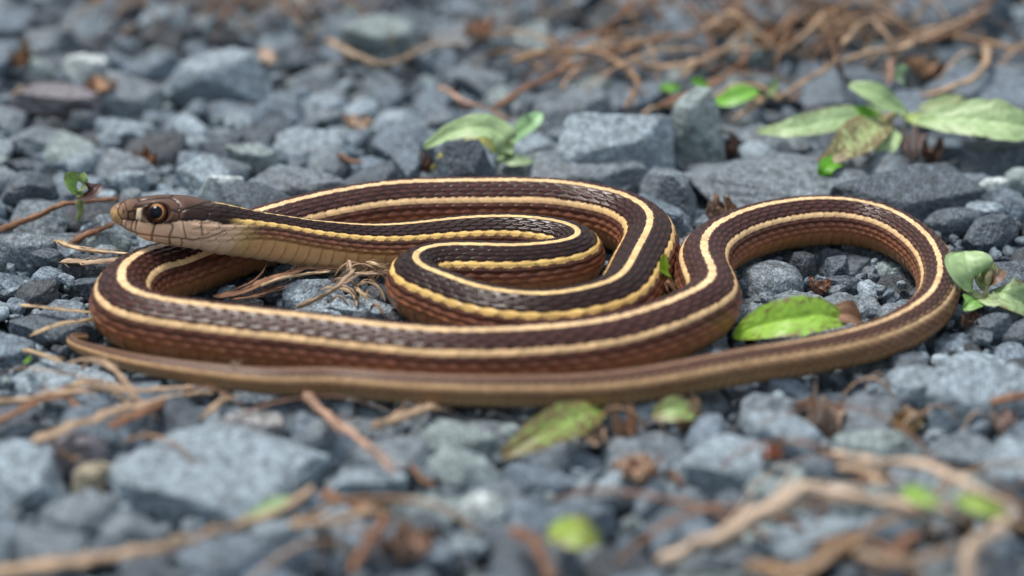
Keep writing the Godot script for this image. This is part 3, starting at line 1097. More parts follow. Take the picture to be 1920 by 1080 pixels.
const STONES := [
	["slab", "light", [-42.59, 5, 66.19, 34.13, 9, 26.65, 10, 8, -3], "broad pale grey slab, widest stone in front of the snake's tail", "broad pale grey slab"],
	["block", "light", [-72.81, 6, 68.38, 13.24, 9, 16.56, 30, 5, 0], "tall light grey boulder cut by the picture edge, left of the tan pebble", "tall light grey boulder"],
	["round", "purple", [-64.62, 5, 62.04, 10.01, 7, 5.51, 0, 0, 0], "rounded purplish grey stone between the pale slab and the left boulder", "rounded purplish stone"],
	["round", "tan", [-61.02, 4, 69.36, 6.37, 5, 3.8, 40, 0, 0], "small tan pebble leaning on the left end of the broad pale slab", "small tan pebble"],
	["slab", "rose", [-39.52, 5, 55.34, 11.5, 5, 6.33, 5, 0, 0], "flat pinkish grey stone lying on the back edge of the pale slab", "flat pinkish stone"],
	["block", "mid", [-29.38, 5, 58.72, 9.01, 6, 4.96, 60, 0, 0], "grey block just right of the flat pinkish stone", "block beside the pinkish stone"],
	["block", "mid", [-18.46, 4, 62.59, 14.11, 7, 11.23, 20, 0, 0], "grey stone with the pink twig lying across it", "stone under the pink twig"],
	["slab", "green", [-7.99, 4, 57.13, 14.63, 6, 8.05, -8, 6, 0], "greenish grey stone under the middle of the tail", "stone under the tail's middle"],
	["slab", "light", [-20.68, 4, 71.71, 11.78, 5, 6.48, 20, 0, 0], "flat light stone in front of the stone with the pink twig", "flat light stone before the twig"],
	["round", "pale", [-4.07, 5, 80.01, 6.89, 6, 5.13, 0, 0, 0], "small whitish rounded stone in the open gravel ahead of the tail", "whitish stone in the front"],
	["slab", "light", [32.16, 5, 64.57, 17.13, 8, 12.99, 12, 10, 0], "large flat blue grey stone with a rusty spot, in front of the tail", "large flat rusty spotted stone"],
	["wedge", "mid", [39.56, 4, 47.44, 10.22, 8, 8.32, 0, 0, 0], "angular grey stone between the tail and the large flat stone", "angular stone below the tail"],
	["wedge", "light", [72.45, 8, 44.41, 20.35, 11, 13.77, 15, 0, 0], "big wedge shaped stone with a pale top, right of the tail", "big pale topped wedge stone"],
	["wedge", "mid", [56.33, 5, 50.11, 12.68, 8, 9.36, -20, 0, 0], "ridge backed grey stone beside the pink crumpled leaf", "ridge backed stone"],
	["block", "mid", [67.13, 4, 60.96, 11.94, 7, 11.48, 25, 0, 0], "rough grey stone in front of the big wedge stone", "rough stone before the wedge"],
	["slab", "light", [73.9, 7, 69.53, 11.9, 9, 15.62, 40, 14, 0], "tilted pale slab cut by the right picture edge", "tilted slab at the right edge"],
	["slab", "green", [55.09, 3, 59.15, 15.31, 4, 8.42, 0, 0, 0], "thin greenish stone in front of the ridge backed stone", "thin greenish stone"],
	["slab", "blue", [9.48, 3, 78.22, 11.83, 6, 6.51, 0, 0, 0], "low blue grey stone behind the round green leaf", "low stone behind the round leaf"],
	["slab", "blue", [-15.51, 3, 88.56, 16.9, 7, 9.29, 0, 0, 0], "blue grey stone at the lower edge, left of the brown curled stem", "lower edge stone by the stem"],
	["round", "blue", [-70.39, 3, 85.34, 6.97, 7, 10.46, 0, 0, 0], "blue grey stone at the lower left picture corner", "lower left corner stone"],
	["block", "mid", [-62.19, 2.5, 76.23, 13.49, 6, 10.99, 30, 5, 0], "mid grey stone below the tan pebble", "stone below the tan pebble"],
	["slab", "blue", [-34.89, 3, 90.8, 23.68, 8, 13.02, 10, 0, 0], "wide blue grey stone below the long foreground stem", "wide stone below the long stem"],
	["slab", "light", [-70.67, 2.2, 33.32, 20.9, 6, 11.49, -6, 10, 0], "long grey slab sticking out left under the tail", "long slab under the tail"],
	["round", "mid", [-85.51, 4, -13.1, 11.41, 7, 6.28, 0, 0, 0], "smooth grey stone at the left picture edge, level with the snake's chin", "smooth stone at the left edge"],
	["round", "green", [-71.42, 3, -16.32, 8.06, 5, 4.43, 0, 0, 0], "small smooth grey green stone below the snake's snout", "grey green stone below the snout"],
	["slab", "slate", [-75.45, 2.5, 16.81, 16.01, 5, 8.81, -12, 5, 0], "speckled dark grey stone left of the snake's front bend", "speckled stone left of the snake"],
	["block", "dark", [-80.86, 3, 3.75, 8.48, 6, 6.98, 10, 0, 0], "dark angular stone left of the snake's front bend, by the straw", "dark stone by the straw"],
	["slab", "blue", [-81.27, 2, 23.61, 9.47, 5, 9.5, 0, 0, 0], "blue grey stone at the left picture edge above the long slab", "left edge stone over the slab"],
	["block", "pale", [-53.13, 6, -37.14, 9.82, 8, 5.4, 10, 0, 0], "whitest stone, behind the back of the snake's head", "whitest stone behind the head"],
	["block", "green", [-48.86, 5, -54.02, 11.01, 7, 6.05, -15, 0, 0], "pale greenish stone behind the whitest stone", "pale greenish stone"],
	["wedge", "light", [-58.18, 6, -44.26, 9.76, 8, 11.39, 20, 0, 0], "grey leaning stone left of the whitest stone", "leaning stone by the whitest one"],
	["round", "light", [-72.07, 3, -45.19, 7.81, 5, 4.3, 0, 0, 0], "small smooth light stone behind the snake's snout", "smooth stone behind the snout"],
	["slab", "mid", [-39.63, 5, -41.15, 22.52, 9, 12.38, -8, 0, 0], "long grey stone behind the snake's neck", "long stone behind the neck"],
	["slab", "purple", [-92.04, 5, -84.57, 19.28, 6, 10.6, 0, 0, 0], "long flat purplish stone at the back left", "long flat purplish stone"],
	["slab", "pale", [-88.88, 6, -101.75, 10.4, 7, 5.72, 0, 0, 0], "pale stone with a green stain at the back left", "green stained pale stone"],
	["block", "light", [-61.3, 9, -95.54, 23.63, 12, 13, 10, 0, 0], "largest ridge like stone in the blurred back left", "largest ridge at the back left"],
	["wedge", "light", [-38.25, 5, -61.94, 16.77, 8, 11.19, 0, 0, 0], "light grey stone behind the long neck stone", "light stone behind the long one"],
	["block", "blue", [-22.09, 5, -64.76, 12.43, 8, 17.27, 30, 0, 0], "blue grey stone left of the pale sprout", "stone left of the pale sprout"],
	["wedge", "slate", [-8.11, 10, -44.21, 13.15, 12, 7.23, 0, 0, 0], "dark pointed stone standing in front of the pale sprout", "dark pointed stone"],
	["wedge", "light", [18.21, 11, -52.58, 26.3, 13, 14.46, 25, 0, 0], "large pale sided stone behind the snake's back coil", "large pale sided stone"],
	["block", "green", [34.53, 14, -59.46, 11.17, 16, 9.17, 15, -12, 0], "upright pale greenish block left of the leafy rosette", "upright pale greenish block"],
	["slab", "mid", [13.04, 6, -77.48, 21.58, 10, 15.3, 10, 0, 0], "grey stone between the pale sprout and the upright block", "stone between sprout and block"],
	["slab", "mid", [12.65, 5, -50.67, 31.58, 10, 17.37, -5, 4, 0], "wide grey stone touching the back of the snake's coil", "wide stone touching the coil"],
	["block", "mid", [29.04, 7, -37.26, 10.24, 11, 15.35, 30, -6, 0], "grey block standing between the two coils of the snake", "block between the two coils"],
	["slab", "mid", [49.88, 5, -41.08, 36.65, 8, 22.07, -6, 6, 0], "broad flat grey stone behind the snake's right loop", "broad flat stone behind the loop"],
	["wedge", "slate", [71.74, 8, -33.6, 28.42, 11, 15.63, 10, 0, 0], "dark rough ridge stone behind the right loop", "dark rough ridge stone"],
	["slab", "slate", [92.95, 6, -51.57, 17.38, 10, 11.43, 0, 0, 0], "dark slab under the wide right leaf of the rosette", "dark slab under the rosette leaf"],
	["slab", "blue", [68.78, 6, -91.52, 24.98, 10, 22.56, 8, 4, 0], "flat blue grey stone behind the rosette under the dry stems", "flat stone behind the rosette"],
	["slab", "blue", [97.17, 6, -86.86, 29.84, 10, 22.24, -10, 6, 0], "wide flat stone behind the rosette's right leaf", "wide stone right of the rosette"],
	["block", "green", [-27.42, 9, -118.21, 19.01, 13, 16.53, 10, 0, 0], "pale block behind the tan dead leaf at the back", "pale block at the back"],
	["slab", "blue", [87.3, 9, -137.01, 49.08, 13, 26.99, 0, 0, 0], "large blue grey stone at the top right picture edge", "top right corner stone"],
	["round", "pale", [89.04, 4, -39.42, 7.2, 5, 3.96, 0, 0, 0], "small whitish pebble by the dark rough ridge stone", "whitish pebble by the ridge"],
	["round", "mid", [45.29, 3, -3.05, 11.95, 8, 12.94, 20, 0, 0], "curved grey stone inside the right loop, against the snake's bend", "curved stone inside the loop"],
	["block", "dark", [50.83, 2.5, -9.4, 5.72, 6, 7.48, 0, 0, 0], "small dark upright stone at the back inside the right loop", "upright dark stone in the loop"],
	["wedge", "slate", [57.97, 2, -13.52, 12.53, 8, 8.59, 0, 0, 0], "dark stone under the arch of the right loop", "dark stone under the arch"],
	["slab", "mid", [70.95, 0.3, -22.01, 11.96, 6, 6.58, 0, 0, 0], "grey stone slipping under the back of the right loop", "stone slipping under the loop"],
	["block", "dark", [66.01, 2.2, -4.56, 10.95, 8, 12.81, 25, 0, 0], "dark speckled stone in the right part of the loop", "dark speckled stone in the loop"],
	["slab", "mid", [42, 1.5, 11.69, 8.06, 5, 12.09, 0, 0, 0], "flat grey stone under the bright leaf inside the loop", "flat stone under the bright leaf"],
	["block", "slate", [56.95, 1.5, -1.62, 7.82, 5, 5.99, 0, 0, 0], "small dark stone beside the brown leaf scrap inside the loop", "small stone by the leaf scrap"],
	["block", "mid", [64.23, 1.2, 9.93, 7.82, 5, 9.3, 30, 0, 0], "lighter grey chip at the front right inside the loop", "lighter chip inside the loop"],
	["wedge", "mid", [58.88, 1.3, 5.97, 7.04, 5, 7.19, 0, 0, 0], "small glinting stone behind the brown end of the bright leaf", "small glinting stone"],
	["block", "slate", [56.5, 2, -8.62, 4.35, 4, 5.32, 10, 0, 0], "little dark cube in the middle of the loop", "little dark cube"],
	["wedge", "light", [-34.15, 3, 3.11, 11.6, 7, 8.04, 25, 0, 0], "pale angular stone under the snake's neck beside the twig", "angular stone by the neck twig"],
	["slab", "light", [-25.82, 1.8, 9.43, 13.68, 5, 7.53, 0, 0, 0], "pale flat stone between the inner coil and the front coil", "pale stone between the coils"],
	["block", "dark", [-40.72, 2, 3.01, 6.33, 6, 5.81, 0, 0, 0], "dark chip left of the pale angular stone under the neck", "dark chip under the neck"],
	["block", "slate", [78.48, 3, 17.01, 9.6, 6, 5.28, 20, 0, 0], "dark stone just right of the snake's loop below the small plant", "dark stone under the small plant"],
	["block", "slate", [84.98, 3, -3.93, 14.85, 8, 10.36, 0, 0, 0], "dark stone behind the small plant right of the loop", "dark stone behind the small plant"],
	["block", "slate", [85.51, 4, -21.73, 12.92, 8, 8.24, 30, 0, 0], "dark angular stone at the right edge above the small plant", "angular stone at the right edge"],
]
const STEMS := [
	[[0.24, 0.12, 0.07], 1, 1, [-3.7, 4, -76.2, -0.5, 6, -76, 3.2, 8, -77.3, 7.8, 9, -80.7, 11.8, 9, -87, 16, 8, -92.9, 20.3, 7, -96.7], "reddish brown stem running up from behind the pale sprout"],
	[[0.34, 0.21, 0.12], 1.1, 1, [-0.2, 5, -99, 3.6, 8, -96.2, 8.7, 10, -92.5, 13.8, 10, -93.1, 17.8, 9, -94.3, 21.7, 8, -91.6, 24.1, 7, -88.1, 25, 6, -83.6, 22.5, 4, -75.9], "arched ochre stem bending down towards the upright block"],
	[[0.24, 0.12, 0.07], 1, 1, [19.3, 7, -100.6, 25, 9, -98.6, 30.2, 9, -102.6, 37.2, 7, -112.1], "brown stem end poking left from the dry tangle"],
	[[0.24, 0.12, 0.07], 1, 1, [19, 5, -114, 21.9, 12, -106.7, 25.6, 16, -109.4], "steep brown stem at the back left of the dry tangle"],
	[[0.33, 0.25, 0.18], 1.2, 1, [-39.9, 3, -119.8, -31.9, 5, -103.3, -26, 6, -96.2, -20.7, 6, -101.8, -15.5, 5, -111.3, -10.2, 4, -114.2], "long wavy greyish stem across the back middle"],
	[[0.4, 0.25, 0.18], 0.9, 0.8, [-14.8, 4, -88.1, -9.2, 6, -74.5, -3.9, 5, -72.1, -0.3, 3, -70.6], "pale pinkish straw behind the pale sprout"],
	[[0.4, 0.28, 0.19], 1, 1, [52.5, 4, -79.8, 58.6, 9, -78.5, 63.1, 12, -78.6, 64.9, 13, -80.5], "straight tan stem leaning across the flat blue grey stone"],
	[[0.1, 0.05, 0.03], 1, 1, [64.9, 13, -90.1, 64.7, 12, -80.2, 66.7, 8, -81.3, 69.2, 5, -83.2], "dark brown hooked stem end above the rosette"],
	[[0.4, 0.28, 0.19], 0.9, 1, [66.4, 12, -89.7, 72.5, 16, -95, 77.2, 12, -91.3, 79.3, 8, -93.9], "tan stem bent like a roof at the back right"],
	[[0.4, 0.28, 0.19], 1, 1, [66.9, 10, -86.7, 73.5, 11, -89.7, 80.1, 11, -92.9, 90.6, 12, -102.3, 101, 12, -114.8], "long tan stem climbing towards the top right corner"],
	[[0.4, 0.28, 0.19], 1.15, 1, [97.8, 8, -105.1, 96.8, 9, -91.1, 93.1, 8, -83.4, 87.5, 7, -80, 81.6, 5, -80.2], "pale hoop shaped stem behind the rosette's right leaf"],
	[[0.4, 0.28, 0.19], 1, 1, [35.1, 6, -112.9, 41.4, 10, -108.1, 46.3, 12, -110.2, 51.1, 10, -104.7, 56.2, 6, -104.1], "arched tan stem in the dry tangle"],
	[[0.4, 0.28, 0.19], 0.9, 1, [55.7, 6, -102.1, 59.8, 12, -96.6, 64.8, 16, -100.7], "tan stem slanting up right in the dry tangle"],
	[[0.4, 0.28, 0.19], 0.9, 1, [50.5, 4, -81.6, 45.1, 5, -70.3, 42.8, 3, -70], "short tan stem beside the upright block"],
	[[0.4, 0.25, 0.18], 0.9, 1, [77.3, 10, -92.2, 76.4, 8, -86.6, 75.8, 6, -83.6], "short pink stem going down into the rosette"],
	[[0.34, 0.21, 0.12], 1.1, 1, [90.4, 8, -109.8, 98, 9, -100.9, 106.6, 8, -97.8], "yellowish stem end at the right edge of the dry tangle"],
	[[0.4, 0.28, 0.19], 1, 1, [24.4, 5, -101.6, 30.7, 6, -94.6, 37.2, 7, -94.1, 44.1, 8, -99.8, 49.2, 10, -108.1], "tan stem looping low across the dry tangle's front"],
	[[0.24, 0.12, 0.07], 0.8, 1, [28.6, 4, -75.3, 33.4, 6, -77.5, 39.6, 6, -82.1, 46.1, 8, -90.7, 49.3, 9, -96.9], "thin brown stem rising behind the upright block"],
	[[0.4, 0.28, 0.19], 0.9, 1, [39.5, 4, -79.8, 43.9, 6, -82.1, 49.4, 6, -83.6, 54.4, 4, -79.8], "thin tan stem lying between small green leaves"],
	[[0.24, 0.12, 0.07], 0.9, 1, [81.6, 9, -107.6, 86.4, 9, -102.6, 92.9, 9, -108.3, 98.4, 10, -115.1], "brown stem beside the long climbing stem"],
	[[0.24, 0.12, 0.07], 1, 1, [-93.3, 3, -15.9, -86.4, 4, -20.2, -82.1, 5, -23.2, -76.9, 5, -26.3, -71.5, 4, -29.9], "brown twig pointing at the back of the snake's snout"],
	[[0.24, 0.12, 0.07], 1.2, 0.8, [-77.9, 2.5, -12.8, -74, 4, -14.5, -70.4, 3.5, -19.4], "short brown root below the snake's snout"],
	[[0.5, 0.36, 0.22], 0.75, 0.9, [-80.3, 3, -13.3, -76.5, 5, -6.5, -72.5, 4.5, -5.4, -65.3, 4, -5.1], "cream kinked straw left of the snake's bend under the snout"],
	[[0.4, 0.28, 0.19], 1.1, 0.6, [-78.2, 2.5, -5.6, -72.4, 3.5, -2.9, -68.4, 3.5, -4, -65.3, 3, -7.6], "flat tan straw beneath the cream kinked straw"],
	[[0.5, 0.36, 0.22], 0.55, 0.8, [-81.9, 3.2, 13.6, -76.4, 4, 16.3, -71.8, 4, 17.5, -67.7, 3, 16], "thin straw touching the snake's front bend, upper one"],
	[[0.5, 0.36, 0.22], 0.6, 0.8, [-77.8, 3.2, 25.2, -74.3, 4, 23.3, -70.3, 4, 21.3, -67.4, 3, 18], "thin straw touching the snake's front bend, lower one"],
	[[0.5, 0.36, 0.22], 0.6, 0.8, [-78.7, 2.5, 28.6, -75.6, 3, 31, -71.1, 3, 34], "short broken straw left of the tail tip"],
	[[0.4, 0.28, 0.19], 1.05, 0.8, [-80.3, 4, 50.4, -72.8, 5, 50.6, -68.4, 5, 48.3, -61.9, 5, 47.7, -55.8, 4, 45.5, -48.2, 2, 41.1], "long tan stem lying from the left edge to under the tail"],
	[[0.24, 0.12, 0.07], 1, 0.8, [-78.7, 4, 58.4, -73.8, 5, 54, -69.7, 5, 50, -66.2, 4, 47.2], "brown stem forking off the long tan stem"],
	[[0.4, 0.28, 0.19], 1.2, 0.7, [-69.9, 6, 66.5, -65.1, 6.5, 62.6, -60.5, 6, 57.1, -54.3, 4.5, 50.3, -50.9, 3, 45.7, -45.7, 1.5, 41.2], "broad tan stem over the purplish stone"],
	[[0.24, 0.12, 0.07], 0.7, 1, [-67.9, 4, 47.6, -65.4, 4, 52.1, -63.9, 3, 52.7], "small brown twig crossing below the long tan stem"],
	[[0.24, 0.12, 0.07], 1.1, 0.8, [-59.8, 5, 59.4, -55.3, 5, 54.4, -52.3, 3.5, 47.2], "brown stem above the pale slab's left end"],
	[[0.4, 0.28, 0.19], 0.8, 1, [-46.4, 5, 56.9, -44.7, 5, 52.3, -43.1, 3, 45.8], "short curled stem behind the top of the pale slab"],
	[[0.4, 0.25, 0.18], 1.1, 1, [-31.9, 3, 45.7, -26.9, 6, 58.8, -23.3, 7, 65.6, -20, 7, 70.5, -16.8, 6, 76], "pinkish twig lying across a grey stone in front of the tail"],
	[[0.4, 0.28, 0.19], 1.3, 0.9, [-20.7, 5, 59.9, -17.5, 5.5, 58, -13.7, 4, 52.1, -10, 2, 45.9], "tan twig sticking out from under the tail"],
	[[0.4, 0.28, 0.19], 1.3, 0.9, [-69.9, 6, 102.3, -62.1, 7, 102.2, -56.2, 7, 100.6, -48.4, 7, 97.8, -45, 7, 96, -38.2, 7, 92.2, -31.4, 7, 86.9, -28.2, 6, 79.1], "long blurred stem along the lower left picture edge"],
	[[0.24, 0.12, 0.07], 1.2, 1, [-26.9, 6, 81, -22.1, 7, 85.8, -17.5, 7, 90.1, -19.4, 7, 95.3, -20.9, 8, 105.5], "blurred brown stem bent like a hook in the lower middle"],
	[[0.4, 0.28, 0.19], 1.1, 1, [-30.5, 7, 91.5, -24.7, 8, 91.8, -19, 8, 89.4, -16.5, 7, 88.2], "blurred tan stem crossing the hooked brown stem"],
	[[0.24, 0.12, 0.07], 1.1, 1, [-0.4, 6, 90.8, 2.9, 7, 95.5, 4, 7, 99.9, 5.3, 6, 105], "blurred brown curled stem left of the round green leaf"],
	[[0.54, 0.41, 0.31], 2, 0.8, [19.2, 6, 99.2, 26.3, 9, 98.8, 31.1, 11, 97.6, 35.9, 13, 95.4, 39.9, 13, 91.4, 44.6, 13, 92.6, 49.1, 13, 95, 53.5, 13, 96.8, 59.4, 11, 95.2], "thickest pale tan stem, blurred in the lower right"],
	[[0.54, 0.41, 0.31], 1.5, 0.8, [45.5, 9, 74.9, 49.9, 11, 80.5, 55.3, 13, 85.2, 59.3, 14, 90.4, 62.8, 15, 97.1, 67, 14, 99.3], "pinkish tan stem arching above the thick pale stem"],
	[[0.4, 0.28, 0.19], 1.2, 1, [45.9, 9, 78.6, 49.4, 11, 84.5, 50.5, 12, 89.6], "short tan stem between the two blurred arching stems"],
	[[0.34, 0.21, 0.12], 1.6, 0.9, [30.5, 10, 107.1, 36.7, 13, 113, 41, 15, 111.4, 45.5, 14, 106.3], "ochre stem end in the lower right below the thick pale stem"],
	[[0.54, 0.41, 0.31], 1.6, 1, [57.3, 10, 114.6, 59, 14, 109.4, 61.7, 16, 108.1, 66.6, 15, 101.4], "stout pinkish stem rising at the lower right corner"],
	[[0.4, 0.28, 0.19], 1.1, 1, [44.7, 10, 104.2, 50.1, 12, 109.4, 56.8, 12, 106.8], "tan stem beside the ochre stem end"],
	[[0.24, 0.12, 0.07], 1, 1, [54.3, 10, 98.7, 51.1, 11, 103.1, 46.9, 10, 108.8], "brown twig under the thick pale stem"],
	[[0.4, 0.28, 0.19], 0.75, 1, [-35.8, 2.5, 13.3, -32.1, 5, 14.9, -28.4, 8, 16.1, -25.9, 9, 11.6], "tan twig leaning up beside the inner coil"],
	[[0.4, 0.28, 0.19], 0.45, 1, [-27.7, 6, 1.7, -27, 8, 8.7, -26.6, 7, 9.8], "tiny upright twig end under the neck"],
	[[0.4, 0.28, 0.19], 0.6, 1, [-27.1, 4, 2.6, -23.8, 5, 5, -20.9, 5, 4.5], "tan twig lying flat under the neck, left of the inner coil"],
	[[0.5, 0.36, 0.22], 0.5, 1, [-24.8, 6, 2.4, -22.9, 6.5, 4.8, -21.2, 5, 2.8], "short pale twig touching the inner coil"],
	[[0.5, 0.36, 0.22], 0.5, 1, [-26.1, 4, 8.2, -24.8, 4.5, 12.2, -23.5, 3.5, 12.9], "pale splinter in the litter by the inner coil"],
	[[0.24, 0.12, 0.07], 1.6, 0.35, [-50.7, 2, 7.7, -45.6, 3.5, 8.6, -41.2, 4.5, 6.9, -36.3, 4, 1.7, -29.3, 3, -2.2], "flat strip of brown bark under the neck"],
	[[0.5, 0.36, 0.22], 0.5, 0.8, [-42.9, 4, 8.2, -39.3, 5, 7.5, -35.9, 5, 5.6, -30.6, 4, 1.7], "cream straw lying on the bark strip"],
	[[0.24, 0.12, 0.07], 0.9, 0.4, [-47.3, 2.5, 9.6, -42.9, 3, 9.2, -38.7, 3, 5.4], "brown shred of bark in front of the bark strip"],
	[[0.24, 0.12, 0.07], 0.8, 1, [25.5, 5, 6.5, 26.4, 6, 11.8, 27.2, 5, 13.2], "brown stalk of the tiny sprout between the coils"],
	[[0.4, 0.25, 0.18], 0.7, 1, [70.3, 4, 42.2, 73.4, 5, 42.9, 77.3, 4, 42.2], "pinkish twisted twig on the big wedge stone"],
	[[0.24, 0.12, 0.07], 1, 1, [71.7, 6, 54.2, 74.4, 7, 54.4, 79.6, 7, 52.1], "red brown stem at the right edge above the tilted slab"],
	[[0.4, 0.28, 0.19], 0.8, 1, [58.5, 4, 57.6, 59.2, 5.5, 57.9, 60.8, 5, 54.4], "short tan twig behind the rough grey stone"],
]
const HEAPS := [
	[53.4, -126.8, 26.7, 13.2, 34, 12, 80, "thin @ stem in the brown tangle at the back right", "stems of the back right tangle"],
	[82.8, -112.9, 14.7, 11.3, 24, 9, 26, "thin @ stem in the brown clump above the rosette", "stems above the rosette"],
	[17.8, -101.3, 15.5, 9.6, 28, 6, 18, "thin @ stem strewn behind the upright block", "stems behind the upright block"],
	[-58, -138.7, 11.2, 9.4, 22, 9, 64, "thin @ stem in the brown heap at the back left", "stems of the back left heap"],
	[-61.9, 48.8, 9.8, 3.9, 22, 4.5, 9, "thin @ stem beside the long tan stem", "stems by the long tan stem"],
	[-24.2, 7.5, 2.3, 4.2, 7, 2.8, 18, "fine @ shred in the litter by the inner coil", "shreds by the inner coil"],
	[-23.7, 86.9, 6.7, 5.7, 22, 7, 4, "thin @ stem around the hooked brown stem", "stems around the hooked stem"],
	[49.1, 84.8, 12.6, 5.1, 34, 8, 14, "thin @ stem among the thick foreground stems", "thin foreground stems"],
	[15.2, 55.7, 4.8, 3, 7, 4, 5, "fine @ shred beside the chewed leaf", "shreds by the chewed leaf"],
	[59.3, 55.7, 7.2, 5, 7, 4.5, 4, "fine @ shred behind the rough stone", "shreds behind the rough stone"],
]
